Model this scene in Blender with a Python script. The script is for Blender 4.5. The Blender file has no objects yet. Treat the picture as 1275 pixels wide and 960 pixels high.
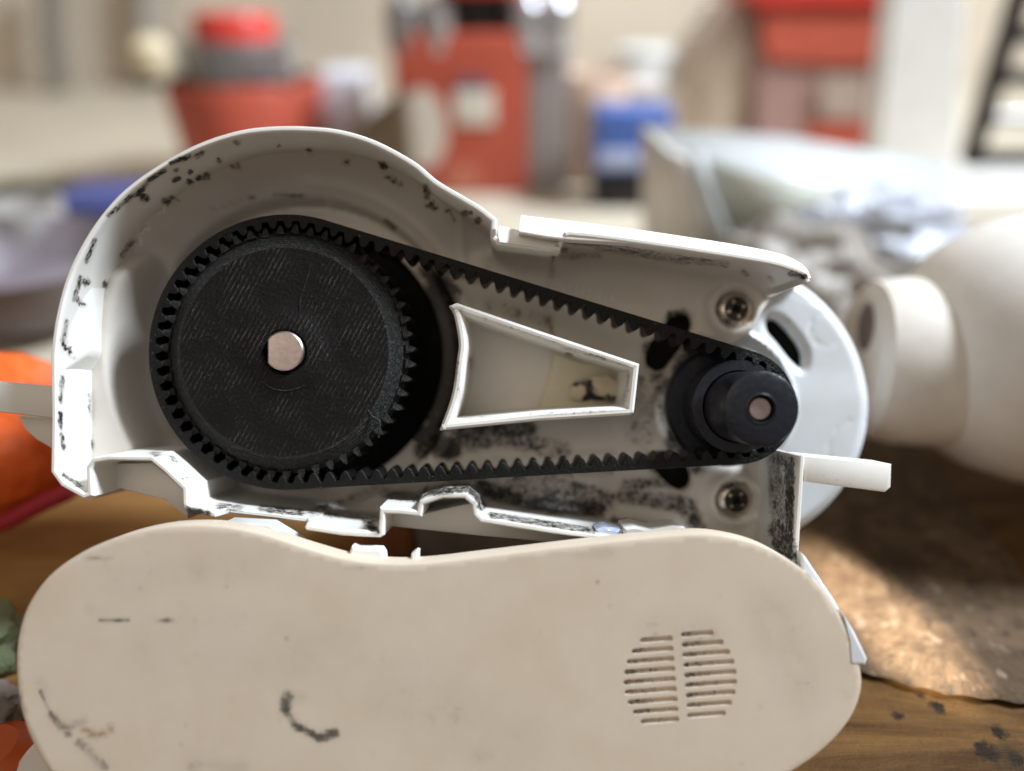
import bpy, bmesh, math, random
import numpy as np
from mathutils import Vector, Matrix, Euler
from mathutils.geometry import delaunay_2d_cdt
random.seed(7); np.random.seed(7)
sc = bpy.context.scene
C = sc.collection
R = math.radians

# ------------------------------------------------------------------ camera
CAM_H, PITCH, D = 0.142, R(30), 145.0            # camera height (m), downward pitch, distance to the housing rim (mm)
FPX = 26.0 / 36.0 * 1275.0                        # focal length in photo pixels
CX, CY = 637.5, 480.0
cd = bpy.data.cameras.new('camera'); cam = bpy.data.objects.new('camera', cd); C.objects.link(cam)
cam.location = (0, 0, CAM_H); cam.rotation_euler = (R(90) - PITCH, 0, 0)
cd.lens = 26.0; cd.sensor_width = 36.0; cd.clip_start = 0.005; cd.clip_end = 50
cd.dof.use_dof = True; cd.dof.focus_distance = 0.1495; cd.dof.aperture_fstop = 3.1
sc.camera = cam
# ------------------------------------------------------------------ light
w = bpy.data.worlds.new('World'); sc.world = w; w.use_nodes = True
bg = w.node_tree.nodes['Background']
bg.inputs[0].default_value = (1.0, 0.89, 0.79, 1); bg.inputs[1].default_value = 0.28
def area(name, loc, target, size, power, col, size_y=None):
    l = bpy.data.lights.new(name, 'AREA'); l.energy = power; l.color = col; l.size = size
    if size_y: l.shape = 'RECTANGLE'; l.size_y = size_y
    o = bpy.data.objects.new(name, l); C.objects.link(o); o.location = loc
    o.rotation_euler = (Vector(target) - Vector(loc)).to_track_quat('-Z', 'Y').to_euler()
    return o
area('window_light', (0.83, 0.27, 1.02), (0.0, 0.12, 0.08), 0.24, 34.0, (0.82, 0.91, 1.0), 0.26)
area('room_light', (-0.5, -0.9, 1.2), (0, 0.12, 0.08), 0.9, 3.0, (1.0, 0.84, 0.66))
sp = bpy.data.lights.new('sun_beam', 'SPOT'); sp.energy = 620; sp.color = (1.0, 0.90, 0.76); sp.spot_size = R(1.25); sp.spot_blend = 0.25; sp.shadow_soft_size = 0.004
spo = bpy.data.objects.new('sun_beam', sp); C.objects.link(spo)
# ------------------------------------------------------------------ exposure
sc.view_settings.view_transform = 'Standard'; sc.view_settings.look = 'None'
sc.view_settings.exposure = 0.12; sc.view_settings.gamma = 1.0
sc.render.engine = 'CYCLES'
sc.cycles.use_denoising = True
sc.cycles.max_bounces = 8

# ------------------------------------------------------------------ mapping
CAMR = Euler((R(90) - PITCH, 0, 0)).to_matrix()
DEVLOC = Vector((0, 0, CAM_H)) + CAMR @ Vector((0, 0, -D * 0.001))
def P(px, py, z=0.0):                              # photo point -> device-local mm at depth z
    k = (D - z) / FPX
    return ((px - CX) * k, (CY - py) * k)
def ray(px, py):
    return CAMR @ Vector(((px - CX) / FPX, (CY - py) / FPX, -1))
def T(px, py, z=0.0):                              # point on the bench
    r = ray(px, py); t = (z - CAM_H) / r.z
    return Vector((0, 0, CAM_H)) + r * t
def W(px, py, Y):                                  # point on the upright plane y = Y
    r = ray(px, py); t = Y / r.y
    return Vector((0, 0, CAM_H)) + r * t
# ------------------------------------------------------------------ materials
def newmat(name):
    m = bpy.data.materials.new(name); m.use_nodes = True
    nt = m.node_tree; return m, nt, nt.nodes['Principled BSDF']
def N(nt, t, **kw):
    n = nt.nodes.new(t)
    for k, v in kw.items(): setattr(n, k, v)
    return n
def coords(nt, scale=(1, 1, 1), rot=(0, 0, 0)):
    tc = N(nt, 'ShaderNodeTexCoord'); mp = N(nt, 'ShaderNodeMapping')
    mp.inputs['Scale'].default_value = scale; mp.inputs['Rotation'].default_value = rot
    nt.links.new(tc.outputs['Object'], mp.inputs[0]); return mp.outputs[0]
def noise(nt, vec, scale, detail=4, rough=0.6, dist=0.0):
    n = N(nt, 'ShaderNodeTexNoise'); n.inputs['Scale'].default_value = scale
    n.inputs['Detail'].default_value = detail; n.inputs['Roughness'].default_value = rough
    n.inputs['Distortion'].default_value = dist
    nt.links.new(vec, n.inputs['Vector']); return n.outputs[0]
def mathn(nt, op, a, b=None, c=None, clamp=False):
    n = N(nt, 'ShaderNodeMath', operation=op); n.use_clamp = clamp
    for i, v in enumerate((a, b, c)):
        if v is None: continue
        if isinstance(v, (int, float)): n.inputs[i].default_value = v
        else: nt.links.new(v, n.inputs[i])
    return n.outputs[0]
def mix(nt, fac, a, b):
    n = N(nt, 'ShaderNodeMix', data_type='RGBA')
    if isinstance(fac, (int, float)): n.inputs[0].default_value = fac
    else: nt.links.new(fac, n.inputs[0])
    for i, v in ((6, a), (7, b)):
        if isinstance(v, tuple): n.inputs[i].default_value = (*v, 1)
        else: nt.links.new(v, n.inputs[i])
    return n.outputs[2]
def bump(nt, b, h, strength, dist):
    n = N(nt, 'ShaderNodeBump'); n.inputs['Strength'].default_value = strength
    n.inputs['Distance'].default_value = dist; nt.links.new(h, n.inputs['Height'])
    nt.links.new(n.outputs[0], b.inputs['Normal']); return n
def simple(name, col, rough=0.5, metal=0.0, vscale=60, var=0.12, bmp=0.15, bscale=600, bdist=0.0003, trans=0.0, ior=1.45, coat=0.0, spec=0.2):
    m, nt, b = newmat(name); v = coords(nt)
    n = noise(nt, v, vscale, 5)
    f = mathn(nt, 'MULTIPLY', mathn(nt, 'SUBTRACT', n, 0.35, clamp=True), 3.0, clamp=True)
    dark = tuple(c * (1 - var) for c in col); light = tuple(min(1, c * (1 + var)) for c in col)
    nt.links.new(mix(nt, f, dark, light), b.inputs['Base Color'])
    b.inputs['Metallic'].default_value = metal; b.inputs['IOR'].default_value = ior
    b.inputs['Transmission Weight'].default_value = trans; b.inputs['Coat Weight'].default_value = coat
    n2 = noise(nt, v, bscale, 3)
    nt.links.new(mathn(nt, 'MULTIPLY_ADD', n2, 0.3, rough - 0.15, clamp=True), b.inputs['Roughness'])
    if bmp: bump(nt, b, n2, bmp, bdist)
    if max(col) < 0.04: b.inputs['Specular IOR Level'].default_value = spec
    return m
def grimy(name, col, rough, dirt=(0.018, 0.016, 0.014), hard=2.3, nsc=1150, soft=False, tint=(0.30, 0.24, 0.17), sss=0.0):
    """white plastic carrying a per-vertex 'grime' amount that fine noise breaks up into specks"""
    m, nt, b = newmat(name); v = coords(nt)
    at = N(nt, 'ShaderNodeAttribute', attribute_name='grime'); g = at.outputs['Fac']
    n1 = noise(nt, v, nsc, 7, 0.72, 0.4); n2 = noise(nt, v, 70, 4); n3 = noise(nt, v, 420, 4)
    gate = mathn(nt, 'MULTIPLY', g, 4.0, clamp=True)
    nn = mathn(nt, 'MULTIPLY_ADD', n1, 2.3, -0.65); nb_ = mathn(nt, 'MULTIPLY_ADD', noise(nt, v, nsc * 0.33, 4), 1.2, -0.6)
    s = mathn(nt, 'MULTIPLY', mathn(nt, 'SUBTRACT', mathn(nt, 'ADD', mathn(nt, 'ADD', nn, nb_), g), 1.02), gate)
    k = mathn(nt, 'MULTIPLY', s, hard, clamp=True)
    if soft: k = mathn(nt, 'MULTIPLY', k, mathn(nt, 'MINIMUM', g, 1.0), clamp=True)
    film = mathn(nt, 'MULTIPLY', mathn(nt, 'MULTIPLY', n3, g), 0.75, clamp=True)
    speck = mathn(nt, 'MULTIPLY', mathn(nt, 'SUBTRACT', n3, 0.70), 8.0, clamp=True)
    base = mix(nt, mathn(nt, 'MULTIPLY', mathn(nt, 'SUBTRACT', n2, 0.35), 2.2, clamp=True), col, tuple(c * f for c, f in zip(col, (0.90, 0.88, 0.83))))
    base = mix(nt, mathn(nt, 'MULTIPLY', speck, 0.25), base, tint)
    base = mix(nt, film, base, tint)
    smear = mathn(nt, 'MULTIPLY', mathn(nt, 'SUBTRACT', mathn(nt, 'ADD', g, mathn(nt, 'MULTIPLY', n2, 0.8)), 0.75), 0.9, clamp=True)
    base = mix(nt, mathn(nt, 'MULTIPLY', smear, 0.6), base, (0.11, 0.095, 0.08))
    base = mix(nt, k, base, dirt)
    if soft:
        ra = N(nt, 'ShaderNodeAttribute', attribute_name='rust').outputs['Fac']
        base = mix(nt, mathn(nt, 'MULTIPLY', mathn(nt, 'SUBTRACT', mathn(nt, 'ADD', ra, nn), 0.95), 1.8, clamp=True) if False else mathn(nt, 'MULTIPLY', mathn(nt, 'MULTIPLY', ra, mathn(nt, 'MULTIPLY_ADD', n1, 5.0, -1.9, clamp=True)), 0.85), base, (0.25, 0.15, 0.06))
    nt.links.new(base, b.inputs['Base Color'])
    nt.links.new(mathn(nt, 'MULTIPLY_ADD', n3, 0.25, rough - 0.1), b.inputs['Roughness'])
    if sss: b.inputs['Subsurface Weight'].default_value = sss; b.inputs['Subsurface Radius'].default_value = (0.004, 0.003, 0.002); b.inputs['Subsurface Scale'].default_value = 0.5
    h = mathn(nt, 'ADD', mathn(nt, 'MULTIPLY', noise(nt, v, 2200, 2), 0.25), mathn(nt, 'MULTIPLY', k, 0.6))
    bump(nt, b, h, 0.22, 0.00025)
    return m
M = {}
M['plastic'] = grimy('white_plastic', (0.80, 0.79, 0.76), 0.36)
M['floor'] = grimy('shaded_floor_plastic', (0.69, 0.65, 0.60), 0.42)  # rim plastic again, darker: the floor's shade is put into its colour
M['cover'] = grimy('cream_cover_plastic', (0.63, 0.535, 0.43), 0.5, dirt=(0.09, 0.085, 0.07), hard=2.2, nsc=420, soft=True, tint=(0.33, 0.29, 0.23))
M['cap'] = grimy('cool_white_plastic', (0.62, 0.65, 0.68), 0.35, sss=0.1)
M['recess'] = grimy('groove_plastic', (0.66, 0.56, 0.45), 0.55, hard=2.5, nsc=1500)
M['black_hole'] = simple('interior_black', (0.006, 0.006, 0.006), 0.6, var=0.3)  # near-black of the well bowl, also painting the dark inside the holes
M['steel'] = simple('worn_steel', (0.46, 0.38, 0.365), 0.42, metal=1.0, var=0.25, bmp=0.25, bscale=700)
M['screw'] = simple('screw_steel', (0.62, 0.56, 0.48), 0.25, metal=1.0, var=0.35, bmp=0.4, bscale=900)
M['socket'] = simple('dark_screw_socket', (0.045, 0.035, 0.03), 0.4, metal=0.6, var=0.5, bmp=0.6, bscale=1200)  # darker metal so the cross recess stands out
M['hub'] = simple('blue_black_plastic', (0.012, 0.014, 0.020), 0.33, spec=0.4, var=0.25, bmp=0.35, bscale=700, bdist=0.0004)
def rubber():
    m, nt, b = newmat('black_rubber'); v = coords(nt); n = noise(nt, v, 1500, 4); n2 = noise(nt, v, 2300, 2)
    k = mathn(nt, 'MULTIPLY', mathn(nt, 'SUBTRACT', n2, 0.715), 14, clamp=True)  # pale specks painted into the rubber colour as its sparkle
    nt.links.new(mix(nt, k, (0.006, 0.006, 0.006), (0.40, 0.38, 0.35)), b.inputs['Base Color'])
    b.inputs['Roughness'].default_value = 0.38; b.inputs['Specular IOR Level'].default_value = 0.2
    bump(nt, b, n, 0.7, 0.0005); return m
M['belt'] = rubber()
def printed():
    m, nt, b = newmat('printed_black_plastic'); v = coords(nt)
    wv = N(nt, 'ShaderNodeTexWave', wave_type='BANDS', bands_direction='X')
    mp = N(nt, 'ShaderNodeMapping'); mp.inputs['Rotation'].default_value = (0, 0, R(28)); nt.links.new(v, mp.inputs[0])
    nt.links.new(mp.outputs[0], wv.inputs['Vector']); wv.inputs['Scale'].default_value = 330; wv.inputs['Distortion'].default_value = 2.2
    wv.inputs['Detail'].default_value = 3; wv.inputs['Detail Scale'].default_value = 3
    n = noise(nt, v, 1500, 5); n2 = noise(nt, v, 120, 4)
    h = mathn(nt, 'ADD', mathn(nt, 'MULTIPLY', wv.outputs[1], mathn(nt, 'MULTIPLY_ADD', n2, 4.0, -1.6, clamp=True)), mathn(nt, 'MULTIPLY', n, 0.9))
    bump(nt, b, h, 0.6, 0.00045)
    n4 = noise(nt, v, 800, 3)
    fil = mathn(nt, 'MULTIPLY', mathn(nt, 'SUBTRACT', wv.outputs[1], 0.86), 7, clamp=True)  # filament sheen painted into the colour as lighter lines
    fil = mathn(nt, 'MULTIPLY', mathn(nt, 'MULTIPLY', fil, mathn(nt, 'MULTIPLY_ADD', n2, 6.0, -2.6, clamp=True)), mathn(nt, 'MULTIPLY_ADD', n4, 5.0, -2.0, clamp=True))
    spk = mathn(nt, 'MULTIPLY', mathn(nt, 'SUBTRACT', noise(nt, v, 2600, 2), 0.70), 12, clamp=True)
    c0_ = mix(nt, n2, (0.004, 0.0035, 0.0035), (0.013, 0.012, 0.012))
    c0_ = mix(nt, mathn(nt, 'MULTIPLY', fil, 0.65), c0_, (0.13, 0.12, 0.115)); c0_ = mix(nt, mathn(nt, 'MULTIPLY', spk, 0.5), c0_, (0.22, 0.21, 0.20))
    nt.links.new(c0_, b.inputs['Base Color'])
    nt.links.new(mathn(nt, 'MULTIPLY_ADD', n, 0.4, 0.28), b.inputs['Roughness']); b.inputs['Specular IOR Level'].default_value = 0.16
    return m
M['printed'] = printed()
def ringmat():
    m, nt, b = newmat('layered_black_plastic'); v = coords(nt)
    n = noise(nt, v, 1300, 6, 0.7)
    bump(nt, b, n, 0.9, 0.0006)
    k = mathn(nt, 'MULTIPLY', mathn(nt, 'SUBTRACT', n, 0.5, clamp=True), 5, clamp=True)
    nt.links.new(mix(nt, k, (0.006, 0.006, 0.006), (0.05, 0.048, 0.046)), b.inputs['Base Color'])
    b.inputs['Roughness'].default_value = 0.42; b.inputs['Specular IOR Level'].default_value = 0.3
    return m
M['ring'] = ringmat()

# ------------------------------------------------------------------ object helpers
def link(o, parent=None):
    C.objects.link(o)
    if parent is not None: o.parent = parent
    return o
def finish(me, angle=35):
    for p in me.polygons: p.use_smooth = True
    try: me.set_sharp_from_angle(angle=R(angle))
    except Exception: pass
def mesh_obj(name, V, F, mat, parent=None, angle=35, scale=0.001, label=None, grime=None):
    me = bpy.data.meshes.new(name)
    me.from_pydata([tuple(float(c) * scale for c in v) for v in V], [], [tuple(int(i) for i in f) for f in F])
    me.validate(); me.update()
    bm = bmesh.new(); bm.from_mesh(me); bmesh.ops.recalc_face_normals(bm, faces=bm.faces); bm.to_mesh(me); bm.free()
    me.materials.append(mat); finish(me, angle)
    if grime is not None:
        a = me.attributes.new('grime', 'FLOAT', 'POINT'); a.data.foreach_set('value', np.asarray(grime, dtype=np.float32))
    o = bpy.data.objects.new(name, me)
    if label: o['label'] = label
    return link(o, parent)
def tag(o, label, cat, group=None):
    o['label'] = label; o['category'] = cat
    if group: o['group'] = group
    return o
def dev_thing(name, label, cat, loc=(0, 0, 0), group=None):
    """Empty in the device's leaning frame; loc in mm"""
    o = bpy.data.objects.new(name, None); o.empty_display_size = 0.01
    o.location = DEVLOC + CAMR @ (Vector(loc) * 0.001); o.rotation_euler = (R(90) - PITCH, 0, 0)
    link(o); return tag(o, label, cat, group)
def world_thing(name, label, cat, loc, group=None, rotz=0):
    o = bpy.data.objects.new(name, None); o.empty_display_size = 0.02
    o.location = loc; o.rotation_euler = (0, 0, rotz); link(o); return tag(o, label, cat, group)
# ---------- 2-D paths
def catmull(pts, n=6, closed=False):
    pts = [np.array(p, float) for p in pts]; out = []
    L = len(pts); rng = range(L if closed else L - 1)
    for i in rng:
        p1, p2 = pts[i], pts[(i + 1) % L]
        p0 = pts[i - 1] if (closed or i > 0) else 2 * p1 - p2
        p3 = pts[(i + 2) % L] if (closed or i + 2 < L) else 2 * p2 - p1
        for k in range(n):
            t = k / n
            out.append(0.5 * ((2 * p1) + (-p0 + p2) * t + (2 * p0 - 5 * p1 + 4 * p2 - p3) * t * t + (-p0 + 3 * p1 - 3 * p2 + p3) * t ** 3))
    if not closed: out.append(pts[-1])
    return [tuple(p) for p in out]
def resample(pts, step, closed=False):
    """subdivide long segments so no edge exceeds step; keeps the corners"""
    out = []; L = len(pts)
    for i in range(L if closed else L - 1):
        a = np.array(pts[i]); b = np.array(pts[(i + 1) % L]); d = np.linalg.norm(b - a)
        if d < 1e-6: continue
        k = max(1, int(math.ceil(d / step)))
        for j in range(k): out.append(tuple(a + (b - a) * j / k))
    if not closed: out.append(tuple(pts[-1]))
    return out
def normals2d(pts, closed=False):
    p = np.array(pts); n = len(p); out = np.zeros((n, 2))
    for i in range(n):
        a = p[i - 1] if (closed or i > 0) else p[i]; b = p[(i + 1) % n] if (closed or i < n - 1) else p[i]
        m = p[i]
        d1 = m - a; d2 = b - m
        l1 = np.linalg.norm(d1); l2 = np.linalg.norm(d2)
        u1 = d1 / l1 if l1 > 1e-9 else d2 / l2; u2 = d2 / l2 if l2 > 1e-9 else u1
        n1 = np.array([-u1[1], u1[0]]); n2 = np.array([-u2[1], u2[0]])
        s = n1 + n2; s /= max(1e-6, np.linalg.norm(s)); c = max(0.55, float(s @ n1))
        out[i] = s / c
    return out
def inpoly(x, y, poly):
    poly = np.array(poly); r = np.zeros(len(x), bool); n = len(poly); j = n - 1
    for i in range(n):
        xi, yi = poly[i]; xj, yj = poly[j]
        if yi != yj:
            c = ((yi > y) != (yj > y)) & (x < (xj - xi) * (y - yi) / (yj - yi) + xi)
            r ^= c
        j = i
    return r
def distpoly(x, y, pts, closed=False):
    d = np.full(len(x), 1e9); pts = np.array(pts); L = len(pts)
    for i in range(L if closed else L - 1):
        a = pts[i]; b = pts[(i + 1) % L]; ab = b - a; q = ab @ ab
        if q < 1e-12: continue
        t = np.clip(((x - a[0]) * ab[0] + (y - a[1]) * ab[1]) / q, 0, 1)
        d = np.minimum(d, np.hypot(x - a[0] - t * ab[0], y - a[1] - t * ab[1]))
    return d
def smooth(a, b, x):
    t = np.clip((x - a) / float(b - a), 0, 1); return t * t * (3 - 2 * t)
# ---------- dirt: strokes given where they lie on the photographed parts
def strokes_fn(strokes):
    def f(V):
        V = np.array(V, float); z = V[:, 2]; k = FPX / (D - z)
        px = CX + V[:, 0] * k; py = CY - V[:, 1] * k
        g = np.zeros(len(V))
        for (x0, y0, x1, y1, r, s) in strokes:
            ax, ay = x1 - x0, y1 - y0; q = ax * ax + ay * ay
            t = np.clip(((px - x0) * ax + (py - y0) * ay) / q, 0, 1) if q > 0 else 0
            d = np.hypot(px - x0 - t * ax, py - y0 - t * ay)
            g = np.maximum(g, s * (1 - smooth(r * 0.35, r * 1.15, d)))
        return g
    return f
rnd = random.Random(3)
ST = []
def S(x0, y0, x1, y1, r, s): ST.append((x0, y0, x1, y1, r * (1.25 if y0 > 500 else 1.1), s + (0.16 if (y0 > 520 and x0 > 450) else 0.08)))
# rim dirt, top left arc
for a in [(118, 298, 108, 325), (100, 345, 92, 372), (83, 400, 78, 425), (80, 430, 90, 445), (77, 470, 76, 500), (76, 540, 80, 560), (78, 590, 100, 606), (75, 515, 76, 530)]:
    S(*a, 4.2, 0.76)
for a in [(135, 268, 165, 243), (170, 243, 180, 232), (185, 225, 205, 212), (212, 203, 235, 195), (245, 195, 252, 190), (293, 177, 297, 178)]:
    S(*a, 4.5, 0.8)
for (x, y, r) in [(220, 212, 4), (238, 213, 4), (256, 220, 6), (222, 222, 5), (237, 227, 5), (205, 250, 6), (213, 246, 4), (247, 222, 5), (288, 207, 4), (296, 205, 5), (346, 182, 3), (384, 186, 4), (432, 203, 5), (474, 205, 6), (478, 206, 5), (490, 222, 4), (532, 240, 6), (530, 232, 5), (533, 256, 6), (543, 259, 4), (555, 262, 4), (578, 266, 6), (586, 265, 4), (596, 274, 6), (565, 270, 4), (272, 198, 4), (100, 377, 5), (107, 352, 6), (96, 373, 4), (178, 246, 7)]:
    S(x, y, x + rnd.uniform(-5, 5), y + rnd.uniform(-2, 3), r, 0.8)
S(480, 219, 500, 231, 4, 0.74); S(152, 318, 165, 300, 5, 0.62); S(124, 372, 131, 352, 5, 0.66); S(123, 390, 124, 410, 4, 0.55)
S(111, 490, 112, 520, 4, 0.62); S(114, 550, 116, 560, 3, 0.6); S(190, 565, 200, 566, 4, 0.6); S(213, 569, 219, 574, 4, 0.6)
S(230, 634, 258, 640, 6, 0.85); S(272, 630, 300, 633, 5, 0.7); S(325, 633, 375, 638, 6, 0.72); S(388, 637, 470, 645, 6, 0.55)
S(395, 632, 432, 622, 2.2, 0.75); S(432, 622, 470, 604, 2.0, 0.7); S(225, 600, 240, 592, 4, 0.5)
S(478, 615, 520, 620, 7, 0.70); S(455, 648, 468, 662, 6, 0.72); S(530, 612, 585, 607, 7, 0.72); S(590, 612, 600, 630, 7, 0.75)
# bottom right grease
S(600, 607, 642, 620, 13, 0.82); S(645, 622, 700, 632, 13, 0.62); S(660, 625, 745, 634, 12, 0.85); S(700, 606, 755, 624, 16, 0.60); S(640, 600, 700, 607, 14, 0.52)
S(610, 641, 740, 661, 5, 0.62); S(762, 648, 835, 655, 3.5, 0.85); S(775, 618, 850, 626, 12, 0.60); S(780, 605, 830, 600, 10, 0.54); S(812, 626, 850, 634, 9, 0.68)
S(858, 630, 868, 660, 13, 0.66); S(965, 575, 972, 690, 12, 0.58); S(983, 580, 982, 690, 7, 0.82); S(970, 660, 985, 700, 16, 0.72); S(966, 572, 985, 575, 8, 0.66)
S(545, 545, 640, 545, 14, 0.62); S(575, 538, 660, 534, 12, 0.74); S(530, 545, 560, 560, 18, 0.95); S(640, 548, 700, 562, 16, 0.48); S(640, 553, 680, 556, 3, 0.7); S(565, 560, 572, 572, 2, 0.8)
S(560, 595, 760, 588, 6, 0.42); S(684, 578, 684, 600, 2, 0.6)
# top rail inner line
S(706, 300, 745, 304, 6, 0.74); S(745, 306, 790, 313, 8, 0.66); S(790, 314, 850, 323, 8, 0.60); S(850, 323, 905, 329, 6, 0.62); S(700, 318, 745, 318, 6, 0.45)
S(925, 337, 930, 342, 4, 0.6); S(958, 345, 962, 350, 4, 0.6); S(985, 340, 1003, 344, 6, 0.78); S(686, 304, 704, 312, 6, 0.66); S(688, 320, 686, 345, 3.5, 0.62); S(683, 395, 694, 440, 3, 0.62)
S(540, 330, 600, 350, 10, 0.55); S(548, 345, 570, 362, 8, 0.78); S(610, 380, 680, 400, 12, 0.42)
# around the small pulley
S(855, 455, 845, 550, 22, 0.92); S(870, 440, 880, 560, 26, 1.1); S(815, 455, 835, 520, 16, 0.55); S(800, 470, 800, 540, 25, 0.42); S(836, 395, 850, 392, 10, 0.8); S(806, 432, 815, 455, 10, 0.8)
S(815, 578, 850, 600, 12, 0.62); S(868, 500, 868, 580, 16, 0.8)
# dark right-hand side of the well
S(548, 360, 566, 440, 24, 1.12); S(566, 440, 548, 520, 24, 1.12); S(530, 335, 545, 350, 14, 0.85); S(548, 520, 525, 560, 14, 0.85); S(585, 555, 620, 548, 10, 0.6)
S(310, 247, 316, 246, 4, 0.75); S(340, 244, 380, 243, 3, 0.55); S(480, 275, 492, 284, 5, 0.72); S(262, 262, 300, 250, 3, 0.45)
grime = strokes_fn(ST)

# ------------------------------------------------------------------ generic builders (device-local mm)
def sweep(name, path, prof, mat, parent, closed=False, gr=grime, ztop=None, angle=40):
    """path: outer 2-D line; prof: (inward offset, z) rows; inward = left of travel"""
    nr = normals2d(path, closed); V = []; F = []; m = len(prof)
    for i, p in enumerate(path):
        zt = ztop[i] if ztop is not None else 0.0
        for (o, z) in prof:
            V.append((p[0] + nr[i][0] * o, p[1] + nr[i][1] * o, min(z, z + zt) if zt <= 0 else z + zt))
    n = len(path)
    for i in range(n if closed else n - 1):
        a = i * m; b = ((i + 1) % n) * m
        for j in range(m - 1): F.append((a + j, b + j, b + j + 1, a + j + 1))
    if not closed:
        F.append(tuple(range(m))); F.append(tuple(range((n - 1) * m, n * m))[::-1])
    return mesh_obj(name, V, F, mat, parent, angle, grime=gr(V) if gr else None)
def plate(name, poly, z0, z1, mat, parent, bev=0.4, gr=grime, holes=(), step=None, zf=None, angle=40, label=None):
    """flat-faced solid from an outline (mm), front at z0, back at z1, softened front edge, optional holes and height field"""
    area2 = sum(poly[i - 1][0] * poly[i][1] - poly[i][0] * poly[i - 1][1] for i in range(len(poly)))
    if area2 < 0: poly = poly[::-1]
    nr = normals2d(poly, True); pa = np.array(poly)
    inner = [tuple(p) for p in (pa + nr * bev)] if bev else list(poly)
    pts = list(inner); edges = [(i, (i + 1) % len(inner)) for i in range(len(inner))]; rings = []
    for h in holes:
        s = len(pts); pts += list(h); edges += [(s + i, s + (i + 1) % len(h)) for i in range(len(h))]; rings.append((s, len(h)))
    if step:
        lo = pa.min(0); hi = pa.max(0)
        gx, gy = np.meshgrid(np.arange(lo[0], hi[0], step), np.arange(lo[1], hi[1], step))
        gx = gx.copy(); gx[::2] += step / 2
        x = gx.ravel(); y = gy.ravel(); k = inpoly(x, y, inner)
        x, y = x[k], y[k]; k = distpoly(x, y, inner, True) > step * 0.45; x, y = x[k], y[k]
        for h in holes:
            k = ~inpoly(x, y, h); x, y = x[k], y[k]; k = distpoly(x, y, h, True) > step * 0.35; x, y = x[k], y[k]
        pts += list(zip(x.tolist(), y.tolist()))
    ov, oe, of, *_ = delaunay_2d_cdt([Vector(p) for p in pts], edges, [], 0, 1e-4)
    ov = np.array([(v.x, v.y) for v in ov]); of = np.array([f for f in of if len(f) == 3])
    c = ov[of].mean(1); keep = inpoly(c[:, 0], c[:, 1], inner)
    for h in holes: keep &= ~inpoly(c[:, 0], c[:, 1], h)
    of = of[keep]
    z = np.full(len(ov), float(z0))
    if zf is not None: z = zf(ov[:, 0], ov[:, 1])
    V = [(a, b, c_) for (a, b), c_ in zip(ov, z)]; F = [tuple(f) for f in of]
    def walls(ring, rows):
        base = []
        for (q, zz) in ring: base.append(len(V)); V.append((q[0], q[1], zz))
        prev = base
        for row in rows:
            cur = []
            for (q, zz) in row: cur.append(len(V)); V.append((q[0], q[1], zz))
            n = len(cur)
            for i in range(n): F.append((prev[i], prev[(i + 1) % n], cur[(i + 1) % n], cur[i]))
            prev = cur
        return prev
    def zat(pl, d=0):
        if zf is None: return np.full(len(pl), z0 - d, float)
        a = np.array(pl); return zf(a[:, 0], a[:, 1]) - d
    mid = [tuple(p) for p in (pa + nr * bev * 0.3)]
    walls(list(zip(inner, zat(inner))), [list(zip(mid, zat(inner, bev * 0.3))), list(zip(poly, zat(inner, bev))), [(p, z1) for p in poly]])
    for (s, n) in rings:
        hp = pts[s:s + n]; zz = zat(hp)
        walls(list(zip(hp, zz)), [[(p, q - 1.6) for p, q in zip(hp, zz)]])
    o = mesh_obj(name, V, F, mat, parent, angle, grime=gr(V) if gr else None, label=label)
    bm = bmesh.new(); bm.from_mesh(o.data); bmesh.ops.remove_doubles(bm, verts=bm.verts, dist=2e-7)
    bmesh.ops.recalc_face_normals(bm, faces=bm.faces); bm.to_mesh(o.data); bm.free(); finish(o.data, angle)
    return o
def lathe(name, prof, mat, parent, cx=0, cy=0, seg=96, angle=35, scale=0.001, axis='z', gr=None, label=None):
    V = []; F = []; m = len(prof)
    for i in range(seg):
        a = 2 * math.pi * i / seg
        for (r, z) in prof: V.append((cx + r * math.cos(a), cy + r * math.sin(a), z))
    for i in range(seg):
        b = (i + 1) % seg
        for j in range(m - 1): F.append((i * m + j, b * m + j, b * m + j + 1, i * m + j + 1))
    if prof[0][0] > 1e-4 and False: pass
    o = mesh_obj(name, V, F, mat, parent, angle, scale, grime=gr(V) if gr else None, label=label)
    bm = bmesh.new(); bm.from_mesh(o.data); bmesh.ops.remove_doubles(bm, verts=bm.verts, dist=1e-6)
    bmesh.ops.recalc_face_normals(bm, faces=bm.faces); bm.to_mesh(o.data); bm.free(); finish(o.data, angle)
    return o
def prism(name, poly, z0, z1, mat, parent, scale=0.001, angle=35, bev=0.0, gr=None, label=None):
    n = len(poly)
    area2 = sum(poly[i - 1][0] * poly[i][1] - poly[i][0] * poly[i - 1][1] for i in range(n))
    if area2 < 0: poly = poly[::-1]
    rows = [[(p[0], p[1], z1) for p in poly]]
    if bev:
        nr = normals2d(poly, True)
        rows.append([(p[0], p[1], z0 - bev) for p in poly])
        rows.append([(p[0] + nr[i][0] * bev, p[1] + nr[i][1] * bev, z0) for i, p in enumerate(poly)])
    else: rows.append([(p[0], p[1], z0) for p in poly])
    V = [v for r in rows for v in r]; F = [tuple(range(n))[::-1]]
    for r in range(len(rows) - 1):
        for i in range(n): F.append((r * n + i, r * n + (i + 1) % n, (r + 1) * n + (i + 1) % n, (r + 1) * n + i))
    F.append(tuple(range((len(rows) - 1) * n, len(rows) * n)))
    return mesh_obj(name, V, F, mat, parent, angle, scale, label=label, grime=gr(V) if gr else None)
def px2(pts, z): return [P(x, y, z) for x, y in pts]

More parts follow.
